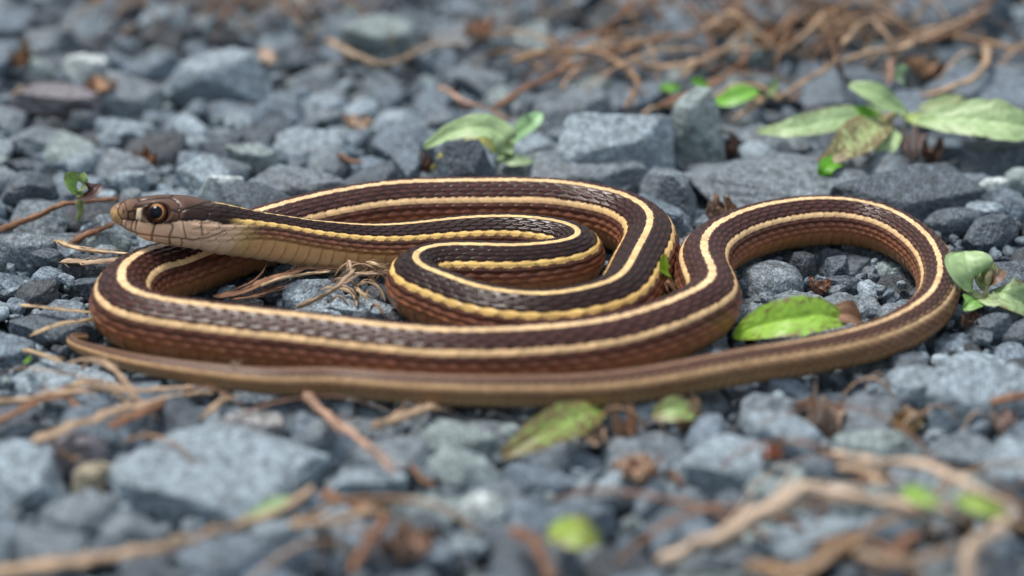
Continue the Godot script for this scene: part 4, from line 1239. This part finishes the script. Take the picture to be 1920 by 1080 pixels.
const PLANTS := [
	["sprout", "pale green sprout with a long curved leaf behind the snake's back coil", [
		[[0.36, 0.5, 0.25], 2.7, 0.25, 0, 0.4, [-1.5, 4, -50.7, -1.2, 8, -47.2, -3, 10, -48.1, -6, 11, -47.7, -11, 10, -47.5, -16.5, 7, -47.5], 1],
		[[0.31, 0.52, 0.27], 2.4, 0.2, 0, 0.5, [-0.5, 4, -57.3, 1.5, 7, -55.2, 4, 10, -53.6, 5.3, 11, -55.5], 2],
		[[0.34, 0.46, 0.26], 1.6, 0.2, 0, 0.5, [-2.5, 3, -52.4, 0, 5, -46.1, 4, 4, -48], 3],
		[[0.45, 0.45, 0.15], 1, 0.1, 0, 0.5, [-2.2, 4, -51.2, -5.5, 7, -51.3, -9.1, 7, -51.3], 4],
	], [
		[[0.45, 0.42, 0.12], 0.6, [-14.8, 3, -46.2, -13.4, 6, -44.1, -11.7, 8, -44.5]],
		[[0.42, 0.45, 0.22], 0.9, [-1.5, 2, -54.6, -0.5, 5, -51.4, -1, 8, -48.8]],
	]],
	["rosette_plant", "leafy green rosette with wide leaves at the back right", [
		[[0.35, 0.49, 0.25], 2.8, 0.18, 0.16, 0.5, [72.3, 7, -67.4, 65.3, 9, -58.5, 57.7, 9, -54.5, 51.7, 8, -54, 46.9, 6, -58.3], 11],
		[[0.36, 0.5, 0.25], 4.6, 0.2, 0.08, 0.6, [76, 7, -60.8, 81.3, 9, -56.5, 87.9, 10, -53.9, 93.6, 10, -51.9, 101.3, 8, -54.3], 12],
		[[0.34, 0.48, 0.23], 2.6, 0.2, 0, 0.5, [76.4, 8, -63.9, 72.2, 11, -61.2, 68.5, 13, -61.1, 64.7, 14, -62.5], 13],
		[[0.36, 0.45, 0.2], 4, 0.15, 0.42, 0.5, [72.3, 7, -63.7, 66.6, 8, -52.1, 61.3, 7, -45.1, 57.3, 5, -44.7], 14],
		[[0.37, 0.51, 0.25], 3, 0.1, 0.1, 0.6, [73, 6, -62.3, 71, 6, -53.9, 69.6, 4, -49.9], 15],
		[[0.1, 0.33, 0.01], 1.8, 0.3, 0, 0.5, [61.8, 5, -46.1, 58.8, 6, -41, 57.7, 5, -39.5, 57.4, 3, -39.9], 16],
		[[0.32, 0.42, 0.2], 1.6, 0.2, 0.25, 0.5, [78.8, 8, -64.8, 82.7, 9, -65.1, 87.6, 10, -66.8], 17],
		[[0.35, 0.5, 0.3], 1.8, 0.2, 0, 0.6, [77, 10, -72.8, 76.2, 13, -70.7, 75.9, 15, -71.2], 18],
		[[0.13, 0.36, 0.02], 1.5, 0.2, 0, 0.5, [71.6, 7, -62.5, 67.6, 9, -60.2, 63.6, 9, -61.3], 19],
		[[0.3, 0.42, 0.12], 1.5, 0.2, 0.2, 0.5, [75.5, 7, -64.5, 77.9, 8, -59.9, 83.5, 7, -59.7], 20],
	], [
		[[0.38, 0.3, 0.16], 0.8, [70.2, 4, -62.3, 72.5, 7, -61.7, 75, 9, -62.2]],
	]],
	["small_plant", "small plant with a fan shaped leaf right of the snake's loop", [
		[[0.35, 0.5, 0.24], 4, 0.15, 0.05, 0.72, [77.4, 3, 8.1, 76.4, 7, 10.8, 75.7, 9, 9.9, 75.5, 10, 7.1], 31],
		[[0.33, 0.46, 0.22], 3.2, 0.2, 0.2, 0.6, [80, 4, 9.6, 81.7, 5, 13.2, 84, 4, 13.2, 86.1, 2, 12.3], 32],
		[[0.2, 0.4, 0.1], 1.9, 0.25, 0, 0.6, [77.6, 3, 10.6, 75.6, 4, 14.8, 74.6, 3, 14.4], 33],
		[[0.24, 0.36, 0.16], 1.4, 0.2, 0.3, 0.5, [79.5, 4, 8.6, 79.5, 7, 9.8, 80.1, 9, 8.8], 34],
		[[0.33, 0.4, 0.2], 1.5, 0.25, 0.3, 0.5, [78.9, 4, 9.6, 78.6, 6, 8.6, 78.5, 7, 6.5], 35],
		[[0.36, 0.46, 0.24], 1.6, 0.2, 0, 0.5, [78.3, 3, 10.6, 79.5, 4.5, 14.2, 81.8, 4, 12.8], 36],
		[[0.24, 0.16, 0.12], 1.2, 0.3, 0.6, 0.5, [79.2, 5, 9.7, 80.4, 7, 10.8, 82.1, 7, 7.6], 37],
	], [
		[[0.38, 0.42, 0.22], 0.7, [75.9, 3, 6.4, 77, 3.5, 10, 79.6, 3, 11.1]],
		[[0.34, 0.3, 0.16], 0.6, [79, 3, 10.6, 79.1, 6, 10.8, 79.7, 8, 9.8]],
	]],
	["seedling", "seedling with one green and one dark purple leaf left of the snake's snout", [
		[[0.26, 0.44, 0.12], 2.2, 0.2, 0.12, 0.6, [-76.9, 8, -22.9, -77.3, 10, -21.1, -78.2, 12, -20, -78.8, 13, -19.8], 41],
		[[0.04, 0.01, 0.01], 2, 0.3, 0, 0.55, [-76.4, 8, -21.5, -74.7, 10, -18.2, -73.5, 11, -18.2, -73.2, 11, -19.9], 42],
		[[0.28, 0.4, 0.14], 1.3, 0.2, 0.1, 0.5, [-76.9, 8, -22.9, -75.9, 11, -19.9, -75.7, 13, -20.7], 43],
	], [
		[[0.34, 0.4, 0.14], 0.7, [-78.3, 1, -27.1, -77.6, 4, -25.5, -76.8, 8, -22.9]],
	]],
	["tiny_sprout", "tiny bright green sprout squeezed between the snake's coils", [
		[[0.26, 0.52, 0.03], 1, 0.5, 0, 0.45, [26.4, 6, 8.6, 25.7, 8, 10.4, 25.3, 10, 11.4, 25.1, 12, 12.4], 51],
		[[0.3, 0.42, 0.16], 0.9, 0.3, 0, 0.5, [26.4, 2, 8.5, 25.7, 3, 9.8, 24.7, 4, 10.7], 52],
	], [
		[[0.2, 0.22, 0.05], 0.55, [28, 1, 5.3, 27, 4, 8.2, 26.3, 6, 8.6]],
	]],
	["green_sprig", "sprig of small bright leaves beside the upright block", [
		[[0.12, 0.36, 0.02], 1.6, 0.3, 0, 0.5, [39.6, 6, -82.1, 37.4, 8, -79.1, 35.5, 9, -77.9], 61],
		[[0.17, 0.42, 0.05], 2.2, 0.2, 0, 0.5, [39.8, 5, -77.2, 42.6, 7, -73.3, 46.3, 8, -74.6, 48.6, 7, -78.5], 62],
		[[0.3, 0.44, 0.2], 1.4, 0.2, 0, 0.5, [51.3, 5, -80.8, 52.1, 7, -79.4, 52.8, 9, -78.5], 63],
		[[0.12, 0.34, 0.02], 1.3, 0.2, 0, 0.5, [30.4, 4, -89, 32.1, 5, -84.5, 34, 5, -85.7], 64],
	], [
		[[0.3, 0.25, 0.1], 0.5, [37.9, 3, -87.1, 41.7, 4, -81, 51.5, 4, -82.2]],
	]],
]
const LEAVES := [
	["green_leaf", "bright green leaf with a brown tip inside the snake's right loop", [0.27, 0.49, 0.05], 3.5, 0.25, 0.2, 0.5, [36.1, 1.5, 22.1, 39.7, 4, 23.3, 44.7, 6, 24.7, 50, 6, 23.5, 54.8, 4, 20.5], 71],
	["brown_leaf", "brown shrivelled tip behind the bright leaf inside the loop", [0.3, 0.17, 0.1], 2.2, 0.3, 0.3, 0.5, [51.6, 5, 21, 54.7, 5, 20.6, 57.2, 3, 18.8], 72],
	["chewed_leaf", "yellow green leaf with brown blotches sticking out under the tail", [0.27, 0.42, 0.1], 3.1, 0.2, 0.44, 0.5, [14.1, 2, 47.3, 10, 4.5, 55.5, 4.7, 5, 61.4, 1.2, 4, 63.4, -1.7, 2.5, 64.4], 73],
	["leaf_scrap", "small green leaf scrap under the tail beside brown crumbs", [0.26, 0.38, 0.13], 2.2, 0.2, 0.3, 0.5, [28, 3, 50.2, 25, 4, 52.1, 21.2, 3, 52], 74],
	["round_leaf", "round bright green leaf, blurred at the lower picture edge", [0.28, 0.41, 0.07], 2.8, 0.15, 0.3, 0.5, [5.5, 7, 91.5, 6.8, 8, 94.2, 8.9, 9, 97.4, 11.8, 8, 97.6], 75],
	["green_leaf", "pale green blade on the pale slab's front corner", [0.33, 0.46, 0.24], 1.2, 0.2, 0.1, 0.5, [-37.1, 6, 88.4, -34.5, 7, 87.7, -32.5, 7, 85.6, -31, 6, 82.1], 76],
	["green_shoot", "green shoot growing from the pinkish arching stem", [0.22, 0.38, 0.05], 1.3, 0.3, 0, 0.5, [53, 13, 91.8, 54.1, 14, 95.7, 56.6, 14, 97.9], 77],
	["green_shoot", "longer green shoot near the right end of the thick stem", [0.26, 0.39, 0.07], 1.3, 0.3, 0, 0.5, [59.3, 14, 96.4, 61.8, 15, 100.3, 65.4, 14, 100.2], 78],
	["grass_tuft", "tiny green blade by the long slab left of the tail tip", [0.18, 0.36, 0.03], 0.7, 0.3, 0, 0.5, [-77.5, 2.5, 33.4, -76.3, 4, 35.6, -75.3, 5, 36.5], 79],
]
const SCRAPS := [
	["curled_leaf", "curled brown dead leaf on the stone between the two coils", [37.5, 2.52, -23.7, 8, 5.5, 5, 20], [0.27, 0.18, 0.13], 1.6],
	["dead_leaf", "crumpled pinkish dead leaf in front of the tail's right part", [47.7, -1.05, 50.2, 9, 9, 6, 70], [0.42, 0.3, 0.24], 1.2],
	["dead_leaf", "upright brown dead scrap between the chewed leaf and the leaf scrap", [17.1, -0.6, 54, 5, 8, 4, 40], [0.36, 0.2, 0.12], 1.3],
	["dead_leaf", "low curled tan scrap at the chewed leaf's edge", [12, 1.65, 57.4, 7, 3, 5, 0], [0.36, 0.25, 0.18], 1.2],
	["dead_leaf", "tan crumpled scrap behind the leaf scrap under the tail", [27, 0.3, 50.2, 4, 6, 4, 100], [0.4, 0.27, 0.18], 1.4],
	["dead_leaf", "pale pink withered petals hanging in the rosette", [76.5, 2.4, -55.5, 4.5, 8, 4, 90], [0.56, 0.42, 0.37], 1.3],
	["dead_leaf", "brown withered leaf below the rosette's right leaf", [80.4, 1.3, -56.1, 6, 6, 5, 10], [0.22, 0.13, 0.09], 1.2],
	["dead_leaf", "pale pink strip lying behind the rosette's left leaf", [61.9, 4.65, -70.1, 9, 3, 4, 10], [0.55, 0.43, 0.38], 0.7],
	["dead_leaf", "dark brown clump at the foot of the upright block", [40.9, -0.6, -59.8, 8, 8, 6, 0], [0.09, 0.05, 0.04], 1.2],
	["dead_leaf", "orange tan dead leaf at the back in front of the pale block", [-27.4, 2.4, -112.9, 5, 8, 4, 80], [0.55, 0.36, 0.2], 1.2],
	["dead_leaf", "tan crumpled leaf at the back edge of the dry tangle", [46.1, 3.85, -124, 14, 7, 9, 20], [0.36, 0.24, 0.16], 1.2],
	["dead_leaf", "brown crumpled leaf in the middle of the dry tangle", [56.2, 3.3, -115.6, 13, 6, 8, 70], [0.26, 0.15, 0.09], 1],
	["dead_leaf", "large tan crumpled leaf at the top of the dry tangle", [68.3, 5.4, -118, 16, 8, 9, 120], [0.4, 0.27, 0.17], 1.1],
	["dead_leaf", "brown curled leaf between the hoop shaped stem and the rosette", [85.6, 3.3, -96.2, 10, 6, 7, 40], [0.3, 0.18, 0.11], 1.3],
	["dead_leaf", "pale tan scrap on the gravel behind the long neck stone", [-30.2, 2.65, -70.3, 7, 3, 4, 0], [0.5, 0.36, 0.27], 0.8],
	["dead_leaf", "reddish withered stalk beside the dark pointed stone", [-16.4, -0.6, -50.5, 3.5, 8, 3, 30], [0.17, 0.09, 0.06], 1.5],
	["dead_leaf", "small brown and orange scrap in the gravel behind the snout", [-70, 0.75, -53.7, 5, 5, 4, 50], [0.24, 0.12, 0.06], 1.3],
	["dead_leaf", "brown scrap behind the purplish stone at the back left", [-83.5, 3.2, -88.8, 8, 4, 5, 0], [0.4, 0.24, 0.15], 0.9],
	["dead_leaf", "small orange brown scrap at the back left picture edge", [-102.7, 2.4, -104.4, 6, 8, 4, 30], [0.28, 0.16, 0.09], 1.2],
	["dead_leaf", "rusty scrap on the large flat stone in front of the tail", [37.7, 4.65, 68.3, 4, 3, 3, 40], [0.3, 0.12, 0.07], 1],
	["dead_leaf", "tan curls between the ridge backed and the rough stone", [59.2, 1.75, 55.9, 6, 5, 4, 120], [0.45, 0.3, 0.16], 1.5],
	["dead_leaf", "pinkish scrap under the tilted slab at the right edge", [74.1, 1.75, 55, 5, 5, 4, 30], [0.42, 0.3, 0.26], 1.3],
	["dead_leaf", "brown shrivelled scrap in the middle of the right loop", [52.4, 0.65, 2.6, 6, 3, 4, 0], [0.2, 0.1, 0.07], 1.4],
	["dead_leaf", "dark scrap below the loop at the small plant's foot", [75.8, 0.2, 16.4, 5, 4, 4, 60], [0.13, 0.08, 0.06], 1.3],
	["crumb", "tiny dry crumb lodged between the tail and the front coil", [-42.8, 5.42, 41.3, 2.6, 2.4, 2.2, 20], [0.4, 0.29, 0.22], 1.2],
	["dead_leaf", "brown litter scrap in the front gravel right of the whitish stone", [18.2, 2.2, 69, 8, 4, 6, 30], [0.42, 0.28, 0.2], 1],
	["dead_leaf", "brown withered clump in the lower middle beside the hooked stem", [-14.6, 2.3, 91, 10, 6, 6, 50], [0.28, 0.17, 0.12], 1.1],
	["dead_leaf", "tan scrap in the upper gravel left of the arched ochre stem", [-6.8, 4.3, -118.7, 10, 6, 5, 0], [0.3, 0.16, 0.1], 1.2],
	["dead_leaf", "pink tan strip on the ridge like stone at the back left", [-50.5, 6.65, -97.1, 9, 3, 4, 120], [0.55, 0.42, 0.34], 0.8],
]

func _ready() -> void:
	rng.seed = 20
	# camera
	cam = Camera3D.new()
	cam.name = "camera"
	add_child(cam, true)
	var eye := CameraAttributesPhysical.new()
	eye.frustum_focal_length = 102.15
	eye.frustum_near = 0.02
	eye.frustum_far = 60.0
	eye.frustum_focus_distance = 0.420
	eye.exposure_aperture = 10.0
	cam.attributes = eye
	cam.fov = 13.4
	cam.near = 0.02
	cam.far = 60.0
	cam.position = Vector3(0, 0.17750, 0.38065)
	cam.rotation_degrees = Vector3(-25.0, 0, 0)
	cam.current = true
	# overcast sky
	var sky := ProceduralSkyMaterial.new()
	sky.sky_top_color = Color(0.90, 0.95, 1.0)
	sky.sky_horizon_color = Color(0.50, 0.54, 0.555)
	sky.sky_curve = 0.55
	sky.sky_energy_multiplier = 0.68
	sky.ground_bottom_color = Color(0.20, 0.21, 0.22)
	sky.ground_horizon_color = Color(0.45, 0.47, 0.48)
	var e := Environment.new()
	e.background_mode = Environment.BG_SKY
	e.sky = Sky.new()
	e.sky.sky_material = sky
	e.background_energy_multiplier = 1.0
	e.tonemap_mode = Environment.TONE_MAPPER_LINEAR
	e.tonemap_exposure = 2.25
	e.sdfgi_enabled = true
	e.ssao_enabled = true
	e.ssil_enabled = true
	var we := WorldEnvironment.new()
	we.name = "overcast_sky"
	we.environment = e
	add_child(we, true)
	var sun := DirectionalLight3D.new()
	sun.name = "veiled_sun"
	sun.light_energy = 0.5
	sun.light_color = Color(1.0, 0.975, 0.94)
	sun.light_angular_distance = 16.0
	sun.shadow_enabled = true
	add_child(sun, true)
	sun.look_at_from_position(Vector3(-0.35, 1.0, -0.25), Vector3.ZERO)
	# tables
	for i in range(0, WAY.size(), 4):
		way.append(Vector3(WAY[i], WAY[i + 1], WAY[i + 2]))
		way_r.append(WAY[i + 3])
	make_stone_materials()
	make_stone_shapes()
	make_limits()
	ground()
	var marks := landmark_stones()
	gravel(marks)
	make_snake()
	stems()
	plants()
	litter()

func make_limits() -> void:
	lim.resize(GW * GH)
	lim.fill(20.0)
	taken.resize(GW * GH)
	taken.fill(0)
	var s := 0.0
	var total := (way.size() - 1) * WAY_STEP
	while s < total:
		var p := way_at(s)
		var r := way_radius(s)
		var n := int(r + 4)
		for dz in range(-n, n + 1):
			for dx in range(-n, n + 1):
				var k := cell(p.x + dx, p.z + dz)
				if k < 0: continue
				var d := sqrt(float(dx * dx + dz * dz))
				var top := p.y - sqrt(maxf(r * r - d * d, 0.0)) - 0.15 if d < r else p.y - 1.0 + (d - r) * 1.4
				lim[k] = minf(lim[k], top)
		s += 1.0

func ground() -> void:
	var f := FastNoiseLite.new()
	f.frequency = 40.0
	f.fractal_octaves = 4
	var v := PackedVector3Array()
	var c := PackedColorArray()
	var n := 121
	for j in n:
		for i in n:
			var a := (float(i) / (n - 1) * 2 - 1)
			var b := (float(j) / (n - 1) * 2 - 1)
			# fine near the middle, reaching the horizon outside
			var x := signf(a) * (absf(a) * 0.25 + pow(absf(a), 9.0) * 40.0)
			var z := signf(b) * (absf(b) * 0.25 + pow(absf(b), 9.0) * 40.0)
			v.append(Vector3(x, -0.0085 + 0.0015 * f.get_noise_2d(x, z), z))
			var t := 1.0 + 0.5 * f.get_noise_2d(x * 3 + 5, z * 3)
			c.append(Color(0.045 * t, 0.040 * t, 0.036 * t))
	var o := put("ground", grid_mesh(v, c, n, n, false, true), plain(1, 1, 1, 0.95, true))
	tag(o, "dark damp earth under the gravel", "", "", "structure")

func landmark_stones() -> Array:
	var marks := []
	var i := 0
	for d in STONES:
		var q: Array = d[2]
		var list: Array = kinds[d[0]]
		var yaw := deg_to_rad(q[6])
		var fp := footprint(q[0], q[2], q[3] * 0.92, q[5] * 0.92, yaw, false)
		var top: float = minf(q[1], fp.y)
		footprint(q[0], q[2], q[3] * 0.97, q[5] * 0.97, yaw, true)
		var o := put_stone(list[(i * 7 + i / 5) % list.size()], d[1], q[0], top - q[4] * 0.5, q[2], q[3], q[4], q[5], yaw, Vector2(deg_to_rad(q[7]), deg_to_rad(q[8])), "stone")
		tag(o, d[3], "stone", "grey stones of the gravel track")
		marks.append([d[4], q[0], q[2]])
		i += 1
	return marks

const SIDES := ["in front of", "to the right of", "behind", "to the left of"]
const ORD := ["", "second ", "third ", "fourth ", "fifth ", "sixth ", "seventh ", "eighth ", "ninth ", "tenth ", "eleventh ", "twelfth "]

func gravel(marks: Array) -> void:
	var names := ["wedge", "block", "wedge", "block", "slab", "wedge", "block", "wedge", "slab", "round"]
	var tones := ["blue", "mid", "blue", "mid", "light", "slate", "blue", "mid", "slate", "green", "light", "blue", "blue", "mid", "slate", "blue", "mid", "light", "green", "dark", "mid", "blue", "dark", "slate", "slate"]
	var words := {"slab": "flat", "block": "blocky", "wedge": "sharp", "round": "rounded"}
	var free := 300 - STONES.size()
	var found := []           # stones that get a place of their own
	var rest := []            # the others, drawn together
	for w in [13.5, 11.5, 10.0, 8.8, 7.8, 6.9, 6.0, 5.0, 4.2, 3.4, 2.7]:
		var tries := int(1500000.0 / (w * w * 6.0 + 120.0))
		for t in tries:
			var x := rng.randf_range(GX0 + 8, GX0 + GW - 8)
			var z := rng.randf_range(GZ0 + 8, GZ0 + GH - 8)
			var ww: float = w * rng.randf_range(0.85, 1.15)
			var d: float = ww * rng.randf_range(0.52, 0.92)
			var yaw := rng.randf() * PI
			var k0 := cell(x, z)
			if taken[k0]: continue
			var fp := footprint(x, z, ww * 0.9, d * 0.9, yaw, false)
			if fp.x > 0.17: continue
			if fp.y < -3.5: continue
			footprint(x, z, ww * 0.98, d * 0.98, yaw, true)
			var h: float = ww * rng.randf_range(0.36, 0.60)
			var top := minf(rng.randf_range(-2.2, 2.4) + minf(ww, 16.0) * 0.20, minf(fp.y, 5.0))
			var kind: String = names[rng.randi() % names.size()]
			var tone: String = tones[rng.randi() % tones.size()]
			var rec := [kind, tone, x, top - h * 0.5, z, ww * 1.06, h, d * 1.06, yaw, Vector2(rng.randf_range(-0.25, 0.40), rng.randf_range(-0.32, 0.32)), rng.randi()]
			if found.size() < free and in_view(x, top, z, 0.02): found.append(rec)
			else: rest.append(rec)
	# each stone takes its name from the described stone it lies by, and its rank on that side
	var by := {}
	for rec in found:
		var best := 1e9
		var near := 0
		for m in marks.size():
			var dd: float = Vector2(rec[2] - marks[m][1], rec[4] - marks[m][2]).length()
			if dd < best:
				best = dd
				near = m
		var ang: float = atan2(rec[2] - marks[near][1], rec[4] - marks[near][2])
		var side := posmod(roundi(ang / (PI / 2)), 4)
		var key := "%d/%d" % [near, side]
		if not by.has(key): by[key] = []
		by[key].append([best, rec, near, side])
	for key in by:
		var l: Array = by[key]
		l.sort_custom(func(a, b): return a[0] < b[0])
		var seen := {}
		for n in l.size():
			var rec: Array = l[n][1]
			var like: String = rec[0] + rec[1]
			seen[like] = seen.get(like, -1) + 1
			var list: Array = kinds[rec[0]]
			var o := put_stone(list[rec[10] % list.size()], rec[1], rec[2], rec[3], rec[4], rec[5], rec[6], rec[7], rec[8], rec[9], "stone")
			var label := "%s%s %s stone %s the %s" % [ORD[mini(seen[like], 11)], TONES[rec[1]][3], words[rec[0]], SIDES[l[n][3]], marks[l[n][2]][0]]
			tag(o, label, "stone", "grey stones of the gravel track")
	# a lower bed of stones that shows in the gaps, and grit
	var bed := rest.duplicate()
	for i in 9000:
		var x := rng.randf_range(GX0, GX0 + GW)
		var z := rng.randf_range(GZ0, GZ0 + GH)
		var w := rng.randf_range(3.0, 7.5)
		var k := cell(x, z)
		if k < 0: continue
		var top := minf(rng.randf_range(-3.4, -0.6), lim[k] - 0.8)
		bed.append(["", tones[rng.randi() % tones.size()], x, top - w * 0.25, z, w, w * 0.6, w * rng.randf_range(0.6, 1.0), rng.randf() * PI, Vector2(rng.randf_range(-0.3, 0.3), rng.randf_range(-0.3, 0.3)), rng.randi()])
	for i in 32000:
		var x := rng.randf_range(GX0, GX0 + GW)
		var z := rng.randf_range(GZ0, GZ0 + GH)
		var w := rng.randf_range(0.9, 3.4)
		var k := cell(x, z)
		if k < 0 or (taken[k] and rng.randf() < 0.82): continue
		var top := minf(rng.randf_range(-2.6, 0.9), lim[k] - 0.3)
		bed.append(["", tones[rng.randi() % tones.size()], x, top - w * 0.2, z, w, w * 0.75, w * rng.randf_range(0.6, 1.0), rng.randf() * PI, Vector2(rng.randf_range(-0.5, 0.5), rng.randf_range(-0.5, 0.5)), rng.randi()])
	var mat: StandardMaterial3D = stone_mats["blue"].duplicate()
	mat.albedo_color = Color.WHITE
	mat.vertex_color_use_as_albedo = true
	mat.resource_name = "gravel"
	for s in pebble_shapes.size():
		var mine := bed.filter(func(r): return r[10] % pebble_shapes.size() == s)
		var mm := MultiMesh.new()
		mm.transform_format = MultiMesh.TRANSFORM_3D
		mm.use_colors = true
		mm.mesh = pebble_shapes[s]
		mm.instance_count = mine.size()
		for i in mine.size():
			var r: Array = mine[i]
			var b := Basis(Vector3.UP, r[8]) * Basis(Vector3.RIGHT, r[9].x) * Basis(Vector3.BACK, r[9].y)
			mm.set_instance_transform(i, Transform3D(b.scaled_local(Vector3(r[5], r[6], r[7]) * MM), Vector3(r[2], r[3], r[4]) * MM))
			var t: Array = TONES[r[1]]
			var g := STONE_GAIN * (0.8 + 0.4 * float(r[10] % 97) / 97.0)
			mm.set_instance_color(i, Color(t[0] * g, t[1] * g, t[2] * g))
		var o := MultiMeshInstance3D.new()
		o.name = numbered("gravel")
		o.multimesh = mm
		o.material_override = mat
		add_child(o, true)
		tag(o, ["small angular grey gravel filling the gaps", "small sharp grey gravel chips filling the gaps", "small flat grey gravel filling the gaps", "small blocky grey gravel filling the gaps", "small rounded grey gravel filling the gaps"][s], "gravel", "loose gravel between the stones", "stuff")

func stems() -> void:
	var m := plain(1, 1, 1, 0.85, true)
	m.resource_name = "dry_stem"
	var i := 0
	for d in STEMS:
		var c: Array = d[0]
		var o := put("dry_stem", stem_mesh(d[3], d[1] * (0.72 if d[1] < 1.5 else 0.62), Color(c[0], c[1], c[2]), 40 + i, d[2] * 0.8, 0.5, 9), m)
		tag(o, d[4], "dry stem", "dry plant stems on the gravel")
		i += 1
	# the tangles of thinner stems, and loose fragments
	var tones := [Color(0.40, 0.27, 0.18), Color(0.25, 0.125, 0.07), Color(0.33, 0.195, 0.115), Color(0.46, 0.32, 0.21), Color(0.20, 0.11, 0.075), Color(0.42, 0.29, 0.20)]
	for h in HEAPS:
		for k in int(h[6]):
			var x: float = h[0] + rng.randfn() * h[2]
			var z: float = h[1] + rng.randfn() * h[3]
			var long := rng.randf_range(0.45, 1.25) * float(h[4])
			var a := rng.randfn() * 0.55 + (PI if rng.randf() < 0.5 else 0.0)
			var y := rng.randf_range(3.0, h[5])
			var bend := rng.randfn() * 0.22
			var pts := []
			var n := 5
			for s in n:
				var q := float(s) / (n - 1)
				pts.append_array([x, maxf(2.5, y + (h[5] * 0.6 * sin(q * PI) if s > 0 and s < n - 1 else -1.5)), z])
				x += cos(a) * long / (n - 1)
				z -= sin(a) * long / (n - 1) * 0.8
				a += bend * 0.5 + rng.randfn() * 0.12
			var clear := 9.0
			for s in n:
				var kk := cell(pts[s * 3], pts[s * 3 + 2])
				if kk >= 0: clear = minf(clear, lim[kk])
			if clear < (2.0 if h[4] < 10.0 else 4.5): continue
			var r := rng.randf_range(0.14, 0.50) * (1.0 if h[4] > 20.0 else 0.75)
			var which := rng.randi() % tones.size()
			var o := put("dry_stem", stem_mesh(pts, r, tones[which], 300 + i, rng.randf_range(0.5, 1.0), 0.5, 3), m)
			tag(o, h[7].replace("@", ["tan", "reddish brown", "ochre brown", "straw coloured", "dark brown", "pale tan"][which]), "dry stem", h[8])
			i += 1
	# short fragments strewn over the gravel, clear of the snake
	var made := 0
	while made < 24:
		var x := rng.randf_range(-110, 110)
		var z := rng.randf_range(-140, 85)
		var k := cell(x, z)
		var k2 := cell(x + 5, z)
		var k3 := cell(x - 5, z)
		if minf(lim[k], minf(lim[k2], lim[k3])) < 5.0 or not in_view(x, 0, z): continue
		var long := rng.randf_range(4.0, 11.0)
		var a := rng.randf() * TAU_
		var y := rng.randf_range(2.2, 3.6)
		var pts := []
		for s in 4:
			pts.append_array([x + cos(a) * long * (s / 3.0 - 0.5), y + rng.randf_range(-0.8, 0.8), z + sin(a) * long * (s / 3.0 - 0.5)])
			a += rng.randfn() * 0.2
		var o := put("stem_fragment", stem_mesh(pts, rng.randf_range(0.25, 0.6), tones[rng.randi() % tones.size()], 700 + made, rng.randf_range(0.5, 1.0)), m)
		tag(o, "short dry stem fragment lying loose among the gravel stones", "dry stem", "loose stem fragments")
		made += 1

func leaf_material() -> StandardMaterial3D:
	var m := plain(1, 1, 1, 0.46, true)
	m.resource_name = "leaf"
	m.metallic_specular = 0.5
	m.backlight_enabled = true
	m.backlight = Color(0.35, 0.35, 0.25)
	m.cull_mode = BaseMaterial3D.CULL_DISABLED
	return m

func plants() -> void:
	var lm := leaf_material()
	var sm := plain(1, 1, 1, 0.6, true)
	for d in PLANTS:
		var o := thing(d[0], d[1], "plant")
		for l in d[2]:
			var c: Array = l[0]
			put("leaf", leaf_mesh(l[5], l[1], Color(c[0], c[1], c[2]), l[6], Vector3(0, 0, l[7] if l.size() > 7 else 0.7), l[2], l[3], 0.03, l[4]), lm, o)
		for s in d[3]:
			var c: Array = s[0]
			put("stem", stem_mesh(s[2], s[1], Color(c[0], c[1], c[2]), 7, 1.0, 0.8), sm, o)
	for d in LEAVES:
		var c: Array = d[2]
		var o := put(d[0], leaf_mesh(d[7], d[3], Color(c[0], c[1], c[2]), d[8], Vector3(0, 0, 0.8), d[4], d[5], 0.05, d[6]), lm)
		tag(o, d[1], "leaf", "loose leaves on the gravel")

func litter() -> void:
	var m := plain(1, 1, 1, 0.85, true)
	m.resource_name = "dead_leaf"
	m.backlight_enabled = true
	m.backlight = Color(0.2, 0.16, 0.12)
	m.cull_mode = BaseMaterial3D.CULL_DISABLED
	var i := 0
	for d in SCRAPS:
		var q: Array = d[2]
		var c: Array = d[3]
		var o := put(d[0], crumple_mesh(Vector3(q[0], q[1], q[2]), q[3], q[4], q[5], deg_to_rad(q[6]), Color(c[0], c[1], c[2]), 900 + i, d[4]), m)
		tag(o, d[1], "dead leaf", "dead leaf scraps on the gravel")
		i += 1
